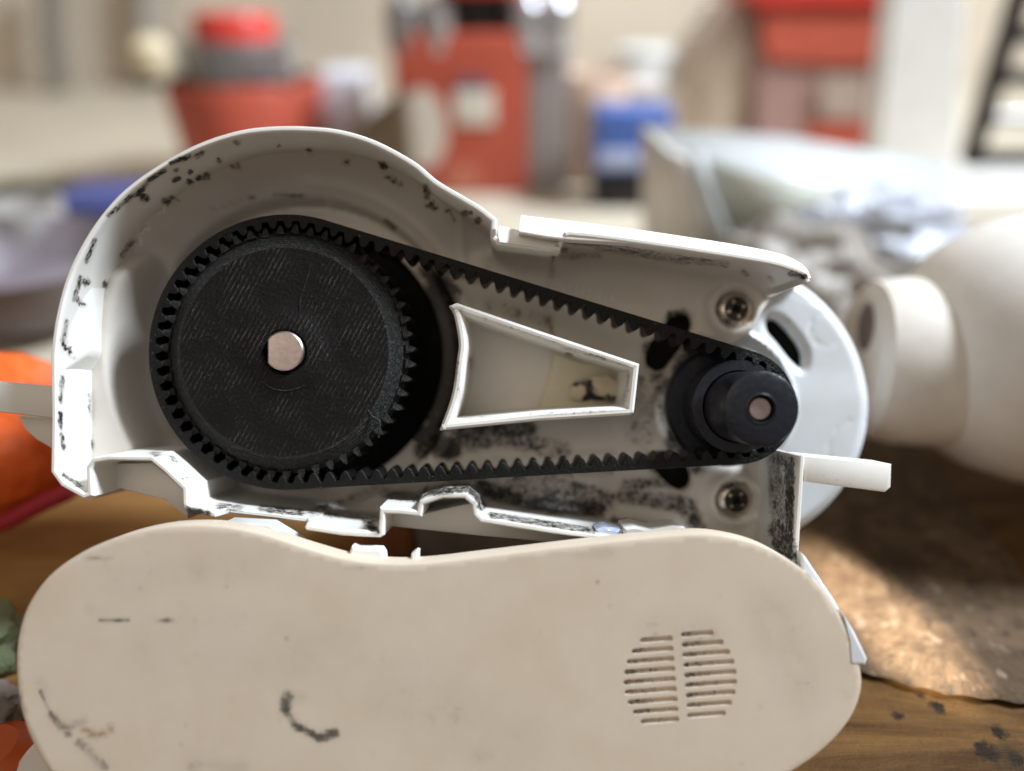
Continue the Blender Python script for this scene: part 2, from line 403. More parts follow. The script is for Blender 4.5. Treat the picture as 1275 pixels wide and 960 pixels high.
# ================================================================== THE MACHINE HOUSING
ZF = -24.0
GX, GY = P(354, 438, -7)          # axis of the large pulley
SX, SY = P(915, 506, -11)         # axis of the small pulley
top_right = [(1010, 349), (1004, 338), (985, 329), (960, 322), (914, 314), (850, 304), (788, 295), (740, 289), (708, 286)]
jog = [(708, 286), (698, 290), (694, 301), (688, 302), (622, 294), (618, 290), (619, 272)]
arc = [(619, 272), (600, 257), (582, 246), (545, 224), (520, 203), (488, 184), (457, 170), (425, 161), (394, 157), (347, 156), (300, 161), (251, 176), (204, 200), (157, 233), (125, 267), (100, 305), (81, 346), (68, 396), (62, 440)]
left = [(62, 440), (63, 520), (62, 588), (75, 606), (104, 622), (116, 618), (114, 584), (119, 577), (135, 574), (187, 575), (203, 588), (226, 610), (227, 634), (240, 640), (278, 646), (330, 652), (379, 658), (381, 661), (427, 668), (473, 670), (478, 667), (480, 640), (500, 641), (525, 644), (528, 629), (540, 625), (552, 621), (578, 621), (587, 629), (589, 642), (598, 651), (680, 664), (750, 674), (860, 694), (980, 725), (994, 712), (1001, 600), (1003, 568)]
wp = px2(catmull(top_right, 6), 0)[:-1] + px2(jog, 0)[:-1] + px2(catmull(arc, 6), 0)[:-1] + px2(left, 0)
wp = resample(wp, 0.9)
wa = np.array(wp)
housing = dev_thing('appliance_housing', 'open white plastic drive housing stained with black rubber dust, lying behind the cream cover', 'appliance', (0, 0, 0))
# height of the rim along the path: lower where the lock recess and the gap by the cover are
zt = []
for (x, y) in wp:
    px = CX + x * FPX / D; py = CY - y * FPX / D
    z = 0.0
    if py < 310 and 612 < px < 700 and py > 288: z = -2.5
    if py > 640 and 270 < px < 379: z = -5.0
    zt.append(z)
TH = 1.25
prof = [(0.25, -36), (0.0, -14), (0.0, -5), (0.0, -0.75), (0.12, -0.3), (0.4, 0.0), (TH - 0.35, 0.0), (TH - 0.1, -0.25), (TH, -0.7)] + [(TH + 0.004 * k, -0.7 - 0.85 * k) for k in range(1, 29)]
sweep('rim_wall', wp, prof, M['plastic'], housing, ztop=zt)
# floor
inner_wall = [tuple(q) for q in (wa + normals2d(wp) * (TH - 0.15))]
fl_right = [(SX + 10.6, SY - 9.0), (SX + 6, SY - 9), (SX - 1, SY - 4), (SX - 2, SY + 4)] + px2([(911, 429), (933, 414), (940, 400), (948, 386), (962, 369), (978, 359), (1001, 350)], ZF)
floor_poly = inner_wall + fl_right
well = [(GX + 30.6 * math.cos(a), GY + 30.6 * math.sin(a)) for a in np.linspace(0, 2 * math.pi, 120, endpoint=False)]
hole1 = px2(catmull([(845, 391), (858, 392), (863, 404), (856, 422), (842, 444), (828, 460), (812, 460), (804, 448), (810, 428), (828, 402)], 4, True), ZF)
hole2 = px2(catmull([(806, 566), (818, 588), (832, 603), (847, 611), (859, 604), (861, 590), (852, 574), (836, 562)], 4, True), ZF)
S1 = P(913, 386, ZF); S2 = P(913, 621, ZF)
lines_groove = [px2([(690, 300), (687, 335), (684, 395), (693, 440)], ZF), px2([(395, 632), (432, 622), (478, 602)], ZF)]
lines_rib = [px2([(577, 262), (577, 330)], ZF), px2([(611, 285), (605, 330)], ZF), px2([(641, 298), (640, 345)], ZF), px2([(560, 580), (760, 566)], ZF), px2([(776, 540), (800, 500), (830, 470)], ZF)]
pin1 = P(816, 362, ZF)
def floor_z(x, y):
    z = np.full(len(x), ZF)
    dw = distpoly(x, y, inner_wall)
    ang = np.degrees(np.arctan2(y - GY, x - GX))
    bx = smooth(-4, -16, x) * (smooth(0, 30, ang) * smooth(162, 140, ang))
    Rr = 3.0 + 9.5 * bx; A = 2.2 + 9.8 * bx
    t = np.clip(1 - dw / Rr, 0, 1); r = np.hypot(x - GX, y - GY)
    la = smooth(135, 158, ang) + (ang < -100) * smooth(-122, -140, ang)
    z = z + np.maximum(A * t ** 2.2, 12.0 * la * smooth(35.6, 40.0, r))
    z = z - 3.0 * (1 - smooth(34.6, 35.7, r)) - 0.6 * np.exp(-((r - 34.5) / 0.5) ** 2)
    z = z + 0.5 * np.exp(-((r - 38.2) / 0.9) ** 2) * (x > GX)
    for s in (S1, S2):
        q = np.hypot(x - s[0], y - s[1])
        z = z + 1.8 * (1 - smooth(5.2, 7.6, q)) - 2.0 * (1 - smooth(4.0, 4.5, q))
    for h in (hole1, hole2):
        q = distpoly(x, y, h, True); z = z - 0.8 * (1 - smooth(0, 1.4, q))
    for l in lines_groove: z = z - 0.8 * (1 - smooth(0.2, 0.9, distpoly(x, y, l)))
    for l in lines_rib: z = z + 0.8 * (1 - smooth(0.3, 1.2, distpoly(x, y, l)))
    q = np.hypot(x - pin1[0], y - pin1[1]); z = z - 0.22 * (1 - smooth(3.2, 3.6, q))
    q = np.hypot(x - SX, y - SY); z = z - 1.5 * (1 - smooth(13.5, 15.5, q))
    return z
plate('floor_panel', floor_poly, ZF, -36, M['floor'], housing, bev=0.3, holes=[well, hole1, hole2], step=0.75, zf=floor_z, angle=60)
# black well behind the big pulley, added black plate painting the shade inside the slotted holes
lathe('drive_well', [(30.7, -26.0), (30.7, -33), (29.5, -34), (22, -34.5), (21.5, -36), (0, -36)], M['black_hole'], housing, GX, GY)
prism('hole_shade_plate', px2([(780, 380), (880, 380), (880, 620), (780, 620)], -31), -31, -33, M['black_hole'], housing)
# trapezoid boss
Zb = -6.0
tro = px2(catmull([(546.6, 536.5), (562, 492), (568.5, 448), (570.7, 426), (565, 393), (558, 381)], 5) + [(568.5, 376.5), (672, 411.6), (797, 453), (796, 460), (790, 514), (786, 517), (672, 524)], Zb)
tri = px2(catmull([(571, 522), (583, 490), (589, 448), (588, 420), (582, 392)], 5) + [(590, 391), (672, 418), (782, 459), (786, 464), (780, 507), (774, 510), (672, 517)], Zb)
tri_n = resample(tri, 0.8, True)
def boss():
    o_ = resample(tro, 0.8, True)
    if sum(o_[i - 1][0] * o_[i][1] - o_[i][0] * o_[i - 1][1] for i in range(len(o_))) < 0: o_ = o_[::-1]
    # outer skin, chamfered lip, inner skin
    nr = normals2d(o_, True); V = []; F = []; m = 0
    zs = [(0.15, ZF - 4), (0.0, Zb - 0.9), (0.15, Zb - 0.35), (0.55, Zb), (1.15, Zb - 0.05), (1.75, Zb - 1.1), (2.0, Zb - 1.9)] + [(2.0 + 0.01 * k, Zb - 1.9 - k * 2.0) for k in range(1, 9)]
    m = len(zs); n = len(o_)
    for i, p in enumerate(o_):
        for (o, z) in zs: V.append((p[0] + nr[i][0] * o, p[1] + nr[i][1] * o, z))
    for i in range(n):
        a = i * m; b = ((i + 1) % n) * m
        for j in range(m - 1): F.append((a + j, b + j, b + j + 1, a + j + 1))
    bst = strokes_fn([(558, 383, 575, 386, 6, 0.55), (600, 396, 700, 430, 4, 0.50), (700, 432, 780, 455, 4, 0.66), (783, 462, 778, 500, 4, 0.6), (575, 521, 660, 518, 3, 0.48), (660, 516, 780, 510, 3.5, 0.62), (566, 430, 572, 500, 6, 0.45), (586, 445, 587, 458, 3, 0.8), (705, 440, 712, 442, 3, 0.85)])
    return mesh_obj('wedge_boss', V, F, M['plastic'], housing, 40, grime=bst(V), label='tapered hollow boss with a bright chipped lip')
boss()
# step whose yellow paints light coming through it, and the broken plug inside the boss
prism('yellow_step', px2([(690, 438), (722, 450), (770, 458), (784, 466), (778, 502), (700, 510), (668, 514), (676, 490), (686, 460)], -22.8), -22.8, -24.5, simple('lit_yellow_plastic', (0.66, 0.60, 0.44), 0.35), housing, bev=0.4)
def lump(name, cx, cy, z, rx, ry, rz, mat, parent, seed=1, rot=0.0, rough=0.25, gr=None):
    bm = bmesh.new(); bmesh.ops.create_icosphere(bm, subdivisions=3, radius=1)
    from mathutils import noise as mn
    for v in bm.verts:
        d = 1 + rough * mn.noise(v.co * 1.7 + Vector((seed, 0, 0))) + rough * 0.5 * mn.noise(v.co * 4 + Vector((seed, 3, 0)))
        v.co = Matrix.Rotation(rot, 3, 'Z') @ Vector((v.co.x * rx * d, v.co.y * ry * d, v.co.z * rz * d)) + Vector((cx, cy, z))
    V = [tuple(v.co) for v in bm.verts]; F = [tuple(v.index for v in f.verts) for f in bm.faces]; bm.free()
    return mesh_obj(name, V, F, mat, parent, 60, grime=gr(V) if gr else None)
plug = strokes_fn([(733, 478, 736, 494, 8, 1.2), (728, 496, 775, 495, 5, 1.1), (716, 478, 735, 476, 4, 0.9), (775, 480, 778, 490, 4, 0.8)])
amber = grimy('broken_clip_plastic', (0.60, 0.52, 0.38), 0.25, hard=3)
a_ = P(755, 484, -18); lump('broken_plug', a_[0], a_[1], -21.5, 5.0, 3.0, 1.3, amber, housing, 2, -0.1, gr=plug)
a_ = P(728, 486, -18); lump('broken_plug', a_[0], a_[1], -21.8, 3.2, 2.4, 1.1, amber, housing, 5, 0.3, gr=plug)
# bright sloping land inside the left wall
def land():
    outer = [(150, 246), (125, 275), (106, 305), (88, 346), (75, 396), (69, 440), (69, 466), (69, 471), (69, 520), (69, 560), (69, 586), (78, 598), (100, 612)]
    inn = [(152, 252), (142, 270), (131, 298), (119, 333), (113, 371), (111, 400), (110, 440), (92, 470), (91, 500), (91, 540), (91, 560), (95, 592), (106, 603)]
    o_ = catmull(outer, 6); i_ = catmull(inn[:7], 6)[:-1] + catmull(inn[6:8], 6)[:-1] + catmull(inn[7:], 6)
    V = []; F = []; m = 9
    for k in range(len(o_)):
        zi = -7.5
        for j in range(m):
            t = j / (m - 1) if j < m - 1 else 1.0
            if j == m - 1: x, y = P(*i_[k], zi); V.append((x + 0.15, y, -12.4)); continue
            t = j / (m - 2); z = -0.7 + (zi + 0.7) * t
            q = (o_[k][0] + (i_[k][0] - o_[k][0]) * t, o_[k][1] + (i_[k][1] - o_[k][1]) * t)
            x, y = P(*q, z); V.append((x, y, z))
    for k in range(len(o_) - 1):
        for j in range(m - 1): F.append((k * m + j, (k + 1) * m + j, (k + 1) * m + j + 1, k * m + j + 1))
    mesh_obj('inner_land', V, F, M['plastic'], housing, 35, grime=grime(V))
land()
# lock rail on the top edge
rail = px2([(645, 286), (649, 267), (700, 274), (788, 285), (850, 294), (914, 304), (960, 313), (985, 321), (1003, 333), (1009, 345), (1000, 338), (985, 330), (960, 322), (914, 314), (850, 304), (788, 295), (740, 291), (697, 295), (690, 293)], -1.0)
def railobj():
    up = catmull([(649, 268), (700, 274), (788, 285), (850, 294), (914, 304), (960, 313), (985, 321), (1003, 333), (1010, 346)], 5)
    lo = catmull([(646, 289), (697, 297), (788, 303), (850, 311), (914, 319), (960, 326), (982, 332), (996, 339), (1004, 346)], 5)
    V = []; F = []; m = 7
    for a, b in zip(up, lo):
        f = lambda t, z: (*P(a[0] + (b[0] - a[0]) * t, a[1] + (b[1] - a[1]) * t, z), z)
        V += [(*P(a[0], a[1], -14.0)[:2], -14.0) if False else (P(a[0], a[1], -3.0)[0], P(a[0], a[1], -3.0)[1] - 0.3, -16.0), f(0, -3.0), f(0.06, -2.5), f(0.5, -1.1), f(0.93, -0.15), f(1.0, -0.2), (P(b[0], b[1], -0.2)[0], P(b[0], b[1], -0.2)[1], -3.5)]
    n = len(up)
    for i in range(n - 1):
        for j in range(m - 1): F.append((i * m + j, (i + 1) * m + j, (i + 1) * m + j + 1, i * m + j + 1))
    F.append(tuple(range(m))); F.append(tuple(range((n - 1) * m, n * m)))
    mesh_obj('lock_rail', V, F, M['plastic'], housing, 35, grime=np.zeros(len(V)))
railobj()
def strip():
    up = resample([(622, 281), (643, 286), (697, 297)], 6); n = len(up); V = []; F = []
    for (x, y) in up:
        yl = y + 20 - (x - 622) * 0.07
        V += [(P(x, y, -4)[0], P(x, y, -4)[1], -16), (*P(x, y, -4.5), -4.5), (*P(x, y + 14, -2.0), -2.0), (*P(x, yl, -1.6), -1.6), (P(x, yl, -1.6)[0], P(x, yl, -1.6)[1], -8)]
    for i in range(n - 1):
        for j in range(4): F.append((i * 5 + j, i * 5 + 5 + j, i * 5 + 6 + j, i * 5 + 1 + j))
    F.append(tuple(range(5))); F.append(tuple(range((n - 1) * 5, n * 5)))
    mesh_obj('lock_ledge', V, F, M['plastic'], housing, 35, grime=np.zeros(len(V)))
strip()
# lower flanges seen below the notched wall
plate('lower_flange', px2([(112, 578), (190, 576), (232, 612), (234, 646), (205, 623), (150, 609), (113, 622)], -9), -9, -30, M['plastic'], housing, bev=0.5)
plate('lower_flange', px2([(474, 636), (524, 640), (590, 625), (600, 640), (760, 668), (760, 682), (600, 668), (516, 659), (478, 655)], -10), -10, -30, M['plastic'], housing, bev=0.5)
# side arm on the left, hooked tab on the right
plate('side_arm', px2([(-30, 473), (66, 482), (66, 521), (-30, 510)], -7), -7, -11, M['plastic'], housing, bev=0.6)
plate('side_arm', px2([(22, 518), (66, 520), (66, 560), (45, 548), (30, 535)], -12), -12, -20, M['plastic'], housing, bev=0.6)
tabst = strokes_fn([(1040, 590, 1060, 587, 5, 0.62), (1008, 582, 1008, 600, 3, 0.6), (1010, 577, 1090, 582, 2, 0.45)])
tab = plate('hook_tab', px2([(999, 567), (1111, 578), (1110, 607), (1103, 613), (1003, 600)], -0.5), -0.5, -9, M['plastic'], housing, bev=0.5, gr=tabst)
# round end cap behind the small pulley
Cc = P(903, 505, -27); rc = 180 * (D + 27) / FPX
cap_poly = [(Cc[0] + rc * math.cos(a), Cc[1] + rc * math.sin(a)) for a in np.linspace(-1.68, 1.68, 140)] + [(Cc[0] - 4.2, Cc[1] + 20), (Cc[0] - 4.2, Cc[1] - 20)]
cslot = px2(catmull([(957, 398), (970, 399), (988, 417), (1001, 439), (999, 458), (985, 447), (970, 428), (957, 412)], 4, True), -26)
RL = 17.2
pinc = P(1029, 410, -26); pinb = P(1045, 340, -26)
def cap_z(x, y):
    r = np.hypot(x - Cc[0], y - Cc[1]); z = np.full(len(x), -26.0)
    z = z - 2.2 * smooth(rc - 3.5, rc, r) ** 2
    q = np.hypot(x - SX, y - SY); z = z - 3.2 * (1 - smooth(RL - 0.5, RL + 0.5, q)) + 0.7 * np.exp(-((q - RL - 0.8) / 0.55) ** 2)
    for c_, rr in ((pinc, 3.8), ((pinb[0] - 5.5, pinb[1] + 2), 8.5), (P(1068, 560, -26), 7)):
        q = np.hypot(x - c_[0], y - c_[1]); z = z - 0.3 * np.exp(-((q - rr) / 0.25) ** 2) * (1 if rr < 5 else 0.7)
    q = distpoly(x, y, cslot, True); z = z - 1.2 * (1 - smooth(0, 1.8, q))
    z = z + 0.5 * smooth(3, -6, y - (Cc[1] + 6)) * smooth(0, 8, x - SX - 10)
    return z
capst = strokes_fn([(958, 400, 1000, 440, 12, 0.3), (980, 398, 984, 401, 3, 0.85), (1000, 372, 1020, 378, 1.5, 0.3)])
plate('end_cap', cap_poly, -26, -48, M['cap'], housing, bev=0.5, holes=[cslot], step=0.75, zf=cap_z, gr=capst, angle=60, label='bluish white rounded end cap with a dark curved slot')
prism('cap_slot_shade_plate', px2([(940, 385), (1015, 385), (1015, 470), (940, 470)], -31), -31, -33, M['black_hole'], housing)  # added black plate painting the dark seen through the cap slot
# chipped lug above the cover
prism('chipped_lug', px2([(777, 657), (790, 655), (812, 660), (838, 655), (852, 656), (860, 664), (858, 690), (775, 690)], -1), -1, -9, M['plastic'], housing, bev=0.5, gr=strokes_fn([(780, 664, 800, 662, 5, 0.5)]))
prism('chipped_lug', px2([(742, 660), (752, 656), (766, 658), (776, 660), (776, 690), (742, 690)], -2), -2, -8, simple('translucent_chip', (0.5, 0.55, 0.68), 0.15, bmp=0.6, bscale=500, bdist=0.001), housing, bev=0.6)
# screws
def screw(cx, cy, rot):
    s = lathe('screw', [(4.0, -26.5), (4.0, -23.2), (3.9, -22.6), (3.3, -22.0), (2.2, -21.7), (1.4, -21.65)] , M['screw'], housing, cx, cy, 48)
    V = []; F = []
    n = 48; ring = []
    for i in range(n):
        a = 2 * math.pi * i / n + rot
        r = 0.75 + 1.6 * max(0, math.cos(4 * (a - rot))) ** 1.5
        ring.append((r * math.cos(a), r * math.sin(a)))
    outer = [(2.75 * math.cos(2 * math.pi * i / n + rot), 2.75 * math.sin(2 * math.pi * i / n + rot)) for i in range(n)]
    rows = [[(cx + x, cy + y, -21.7) for x, y in outer], [(cx + x, cy + y, -21.62) for x, y in ring], [(cx + x * 0.85, cy + y * 0.85, -22.9) for x, y in ring], [(cx + x * 0.15, cy + y * 0.15, -23.4) for x, y in ring]]
    V = [v for r in rows for v in r]
    for r in range(3):
        for i in range(n): F.append((r * n + i, r * n + (i + 1) % n, (r + 1) * n + (i + 1) % n, (r + 1) * n + i))
    mesh_obj('cross_recess', V, F, M['socket'], s, 30)
    return s
screw(*S1, 0.35); screw(*S2, 0.9)
# moulded number
def text_mesh(name, body, size, loc, rot, mat, parent, ext):
    c = bpy.data.curves.new('tmp', 'FONT'); c.body = body; c.size = size; c.extrude = ext; c.bevel_depth = ext * 0.4; c.space_character = 1.1
    o = bpy.data.objects.new('tmp', c); C.objects.link(o); dg = bpy.context.evaluated_depsgraph_get()
    me = bpy.data.meshes.new_from_object(o.evaluated_get(dg)); bpy.data.objects.remove(o)
    me.transform(Matrix.Translation(Vector(loc)) @ Matrix.Rotation(rot, 4, 'Z')); me.transform(Matrix.Scale(0.001, 4))
    me.materials.clear(); me.materials.append(mat); me.name = name
    ob = bpy.data.objects.new(name, me); return link(ob, parent)
tx = P(696, 365, ZF); text_mesh('moulded_number', '92043-016', 2.75, (tx[0], tx[1], ZF + 0.02), R(-8.5), M['plastic'], housing, 0.3)
tx = P(688, 400, ZF); text_mesh('moulded_number', 'PA66', 2.2, (tx[0], tx[1], ZF + 0.02), R(-8.5), M['plastic'], housing, 0.10) if False else None

# ================================================================== LARGE PULLEY
big = dev_thing('large_pulley', 'large black 3D printed toothed wheel with ridged face and steel shaft', 'pulley', (GX, GY, 0))
RT = 26.5; RB = 24.9
steps = []
for k in range(7):
    r0 = 21.6 + k * 0.52; z0 = -7.15 - k * 0.42
    steps += [(r0, z0), (r0 + 0.40, z0 - 0.06), (r0 + 0.52, z0 - 0.18)]
lathe('wheel_body', [(4.6, -12), (4.4, -7.5), (4.8, -7.0), (7.5, -6.9), (7.9, -7.1), (12, -7.15), (21.0, -7.0), (21.4, -7.05)], M['printed'], big, seg=160)
lathe('stepped_ring', [(21.4, -7.05)] + steps + [(RB, -10.3), (RB, -18), (10, -18)], M['ring'], big, seg=200, angle=25)
NT = 51
def tooth_mesh(name, poly, z0, z1, mat, bev=0.15):
    o = prism(name, poly, z0, z1, mat, None, bev=bev); me = o.data; bpy.data.objects.remove(o); return me
gm = tooth_mesh('pulley_tooth', [(RB - 0.4, -0.95), (RB + 0.7, -0.72), (RT - 0.2, -0.42), (RT + 0.15, 0.05), (RT - 0.25, 0.4), (RB + 0.7, 0.70), (RB - 0.4, 0.95)], -8.7, -17.5, M['ring'])
gm2 = gm.copy()
for v in gm2.vertices: v.co.x += random.uniform(-.00012, .00012); v.co.y += random.uniform(-.00008, .00012)
for i in range(NT):
    o = bpy.data.objects.new('tooth', gm if i % 2 else gm2); link(o, big)
    o.rotation_euler = (0, 0, 2 * math.pi * (i + 0.2) / NT); sfac = random.uniform(0.985, 1.012); o.scale = (sfac, random.uniform(0.85, 1.1), 1)
shp = [(4.05 * math.cos(a), 4.05 * math.sin(a)) for a in np.linspace(R(138), R(-160), 48)]
shp = [p for p in shp if p[0] > -3.25] + [(-3.25, -2.3), (-3.25, 2.3)]
shp = sorted(shp, key=lambda p: math.atan2(p[1], p[0]))
prism('shaft', [(p[0] + 0.1, p[1] + 0.15) for p in shp], -6.0, -30, M['steel'], big, bev=0.3)
# raised print ridges: crack and blob scar
def ridge(name, pts, r, mat, parent, z):
    pts = catmull(pts, 4); V = []; F = []; m = 6
    for i, p in enumerate(pts):
        a = pts[max(0, i - 1)]; b = pts[min(len(pts) - 1, i + 1)]; d = np.array(b) - np.array(a); d = d / np.linalg.norm(d); n_ = (-d[1], d[0])
        rr = r * (0.6 + 0.5 * random.random())
        for j in range(m):
            t = math.pi * 2 * j / m; V.append((p[0] + n_[0] * rr * math.cos(t), p[1] + n_[1] * rr * math.cos(t), z + rr * 0.8 * math.sin(t)))
    for i in range(len(pts) - 1):
        for j in range(m): F.append((i * m + j, (i + 1) * m + j, (i + 1) * m + (j + 1) % m, i * m + (j + 1) % m))
    return mesh_obj(name, V, F, mat, parent, 60)
rel = lambda L, z: [(P(x, y, z)[0] - GX, P(x, y, z)[1] - GY) for x, y in L]
ridge('surface_ridge', rel([(388, 326), (383, 345), (375, 368), (373, 385), (374, 405)], -7), 0.13, M['ring'], big, -7.05)
ridge('surface_ridge', rel([(465, 494), (458, 505), (462, 518), (472, 525), (471, 545)], -7), 0.30, M['ring'], big, -7.2)
ridge('surface_ridge', rel([(325, 474), (340, 484), (360, 486), (380, 480)], -7), 0.15, M['ring'], big, -7.0)

# ================================================================== SMALL PULLEY
small = dev_thing('small_pulley', 'small glossy blue-black drive pulley with round hub standing proud', 'pulley', (SX, SY, 0))
lathe('rear_flange', [(0, -16.2), (12.6, -16.2), (13.3, -16.8), (13.3, -19), (5, -19)], M['hub'], small, seg=96)
lathe('toothed_core', [(7.6, -8.0), (9.6, -8.2), (9.8, -8.6), (9.8, -16.3)], M['hub'], small, seg=40, angle=20)
lathe('hub', [(2.55, -3), (2.5, 5.3), (2.8, 5.75), (6.6, 5.8), (7.0, 5.6), (7.2, 5.2), (7.25, -8.4)], M['hub'], small, seg=96)
lathe('axle_pin', [(0, 4.9), (1.95, 4.9), (2.15, 4.7), (2.15, -3), (2.6, -3)], M['steel'], small, seg=48)
lathe('bore_ring', [(2.5, 5.1), (2.75, 5.9), (3.0, 5.8)], M['hub'], small, seg=48)

# ================================================================== BELT
belt = dev_thing('toothed_belt', 'black rubber toothed belt looped round both pulleys', 'belt')
RO1, RO2 = 28.55, 11.9; BT = 1.35; ZB0, ZB1 = -8.2, -15.4
def belt_path(r1, r2, step=None):
    dx, dy = SX - GX, SY - GY; d = math.hypot(dx, dy); th = math.atan2(dy, dx); al = math.acos((r1 - r2) / d)
    a_top, a_bot = th + al, th - al
    pts = []
    n1 = 120; span1 = 2 * math.pi - 2 * al
    for i in range(n1 + 1):
        a = a_top + span1 * i / n1; pts.append((GX + r1 * math.cos(a), GY + r1 * math.sin(a)))
    n2 = 60; span2 = 2 * al
    q = []
    for i in range(n2 + 1):
        a = a_bot + span2 * i / n2; q.append((SX + r2 * math.cos(a), SY + r2 * math.sin(a)))
    # bottom run: slight sag curve between
    e, s = np.array(pts[-1]), np.array(q[0]); run1 = [tuple(e + (s - e) * t) for t in np.linspace(0, 1, 60)[1:-1]]
    e2, s2 = np.array(q[-1]), np.array(pts[0]); run2 = [tuple(e2 + (s2 - e2) * t) for t in np.linspace(0, 1, 60)[1:-1]]
    return pts + run1 + q + run2
bp = belt_path(RO1, RO2)      # counter-clockwise: inward = left
pr = [(0.12, ZB0), (0.0, ZB0 - 0.15), (0.0, ZB1 + 0.15), (0.12, ZB1), (BT, ZB1), (BT, ZB0), (0.12, ZB0)]
sweep('band', bp, pr, M['belt'], belt, closed=True, gr=None, angle=30)
cp = np.array(belt_path(RO1 - BT, RO2 - BT)); seg = np.linalg.norm(np.roll(cp, -1, 0) - cp, axis=1); Ltot = seg.sum(); cum = np.concatenate([[0], np.cumsum(seg)])
nb = int(round(Ltot / 3.28)); pitch = Ltot / nb
TD = 2.0
tm = tooth_mesh('belt_tooth', [(-1.5, -0.25), (-1.38, 0.08), (-1.1, 0.5), (-0.9, 1.05), (-0.68, 1.5), (-0.3, 1.83), (0, 1.9), (0.3, 1.83), (0.68, 1.5), (0.9, 1.05), (1.1, 0.5), (1.38, 0.08), (1.5, -0.25)], ZB0 - 0.02, ZB1 + 0.02, M['belt'])
for i in range(nb):
    s = (i + 0.35) * pitch; k = min(len(seg) - 1, int(np.searchsorted(cum, s, 'right') - 1)); t = (s - cum[k]) / seg[k]
    a = cp[k]; b = cp[(k + 1) % len(cp)]; p = a + (b - a) * t; ang = math.atan2(b[1] - a[1], b[0] - a[0])
    o = bpy.data.objects.new('tooth', tm); link(o, belt); o.location = (p[0] * .001, p[1] * .001, 0); o.rotation_euler = (0, 0, ang)
    if math.hypot(p[0] - GX, p[1] - GY) < RO1 - BT + 0.3 : o.scale = (0.8, 0.85, 1)
    if math.hypot(p[0] - SX, p[1] - SY) < RO2 - BT + 0.3 : o.scale = (0.8, 0.7, 0.98)

# ================================================================== COVER
cover = dev_thing('belt_cover', 'cream plastic belt cover with round vent grille and grey scuffs, standing in front', 'cover', (0, 0, 0))
ZC = 6.0
cv = [(20, 830), (22, 795), (34, 755), (60, 718), (98, 690), (140, 671), (185, 659), (230, 654), (280, 656), (330, 666), (380, 682), (430, 696), (480, 702), (530, 701), (600, 693), (700, 681), (790, 671), (860, 665), (905, 668), (950, 680), (990, 702), (1020, 728), (1045, 764), (1062, 800), (1072, 835), (1072, 862), (1060, 893), (1035, 924), (1000, 952), (955, 976), (880, 995), (780, 1004), (650, 1010), (480, 1016), (300, 1022), (180, 1020), (110, 1000), (65, 965), (38, 920), (24, 875)]
cvp = px2(catmull(cv, 6, True), ZC)
cvp = cvp[::-1]
slots = []
slotinfo = []
ca, sa = math.cos(R(4.5)), math.sin(R(4.5))
ZX, ZY = 847, 845
for side in (0, 1):
    rows = [(-1, 0)] * 9
    for k in range(9):
        y0 = (-54 + k * 12.6)
        lim = math.sqrt(max(0, 71 ** 2 - (y0) ** 2))
        if side == 0: x0, x1 = -lim - 0, -5
        else: x0, x1 = 5, lim
        yy0 = y0 + (3 if side == 0 else 0)
        r = 3.6
        x0 += r; x1 -= r
        pts = []
        for j in range(7): a = math.pi / 2 + math.pi * j / 6; pts.append((x0 + r * math.cos(a), yy0 + r * math.sin(a)))
        for j in range(7): a = -math.pi / 2 + math.pi * j / 6; pts.append((x1 + r * math.cos(a), yy0 + r * math.sin(a)))
        pts = [(ZX + x * ca + y * sa, ZY - x * sa + y * ca) for x, y in pts]
        slots.append(px2(pts, ZC))
CS = []
def SC(*a): CS.append(a)
SC(50, 860, 65, 892, 5, 0.86); SC(65, 892, 85, 912, 9, 0.70); SC(85, 905, 104, 898, 9, 0.6); SC(100, 925, 130, 955, 10, 0.66); SC(50, 850, 58, 862, 9, 0.40)
SC(358, 866, 356, 884, 12, 0.9); SC(356, 882, 368, 903, 8, 1.05); SC(368, 904, 398, 918, 8, 1.1); SC(398, 918, 416, 913, 10, 0.98); SC(365, 868, 378, 868, 9, 0.46)
SC(122, 773, 150, 773.5, 3.0, 0.95); SC(145, 773, 162, 772, 2.4, 0.8); SC(180, 775, 212, 773, 2.6, 0.85); SC(260, 768, 310, 767, 1.8, 0.45); SC(105, 693, 142, 693, 2.4, 1.0); SC(180, 688, 200, 687, 1.6, 0.5)
SC(225, 928, 226, 934, 3, 0.6); SC(240, 955, 300, 955, 14, 0.45); SC(130, 700, 132, 706, 6, 0.4); SC(430, 705, 520, 708, 6, 0.35); SC(720, 690, 760, 688, 10, 0.42); SC(110, 755, 112, 760, 8, 0.36)
SC(1003, 712, 1012, 718, 4, 0.75); SC(1050, 860, 1055, 868, 6, 0.42); SC(820, 790, 870, 800, 46, 0.36); SC(200, 800, 420, 815, 60, 0.22); SC(150, 720, 330, 700, 30, 0.30); SC(960, 760, 1000, 860, 40, 0.34); SC(500, 860, 640, 930, 60, 0.28); SC(600, 940, 640, 950, 26, 0.34); SC(26, 862, 28, 880, 3, 0.7)
for _ in range(34):
    x = rnd.uniform(60, 1040); y = rnd.uniform(700, 955); SC(x, y, x + rnd.uniform(-3, 3), y + rnd.uniform(-1, 2), rnd.uniform(1.6, 3.0), rnd.uniform(0.5, 0.72))
cgr = strokes_fn(CS)
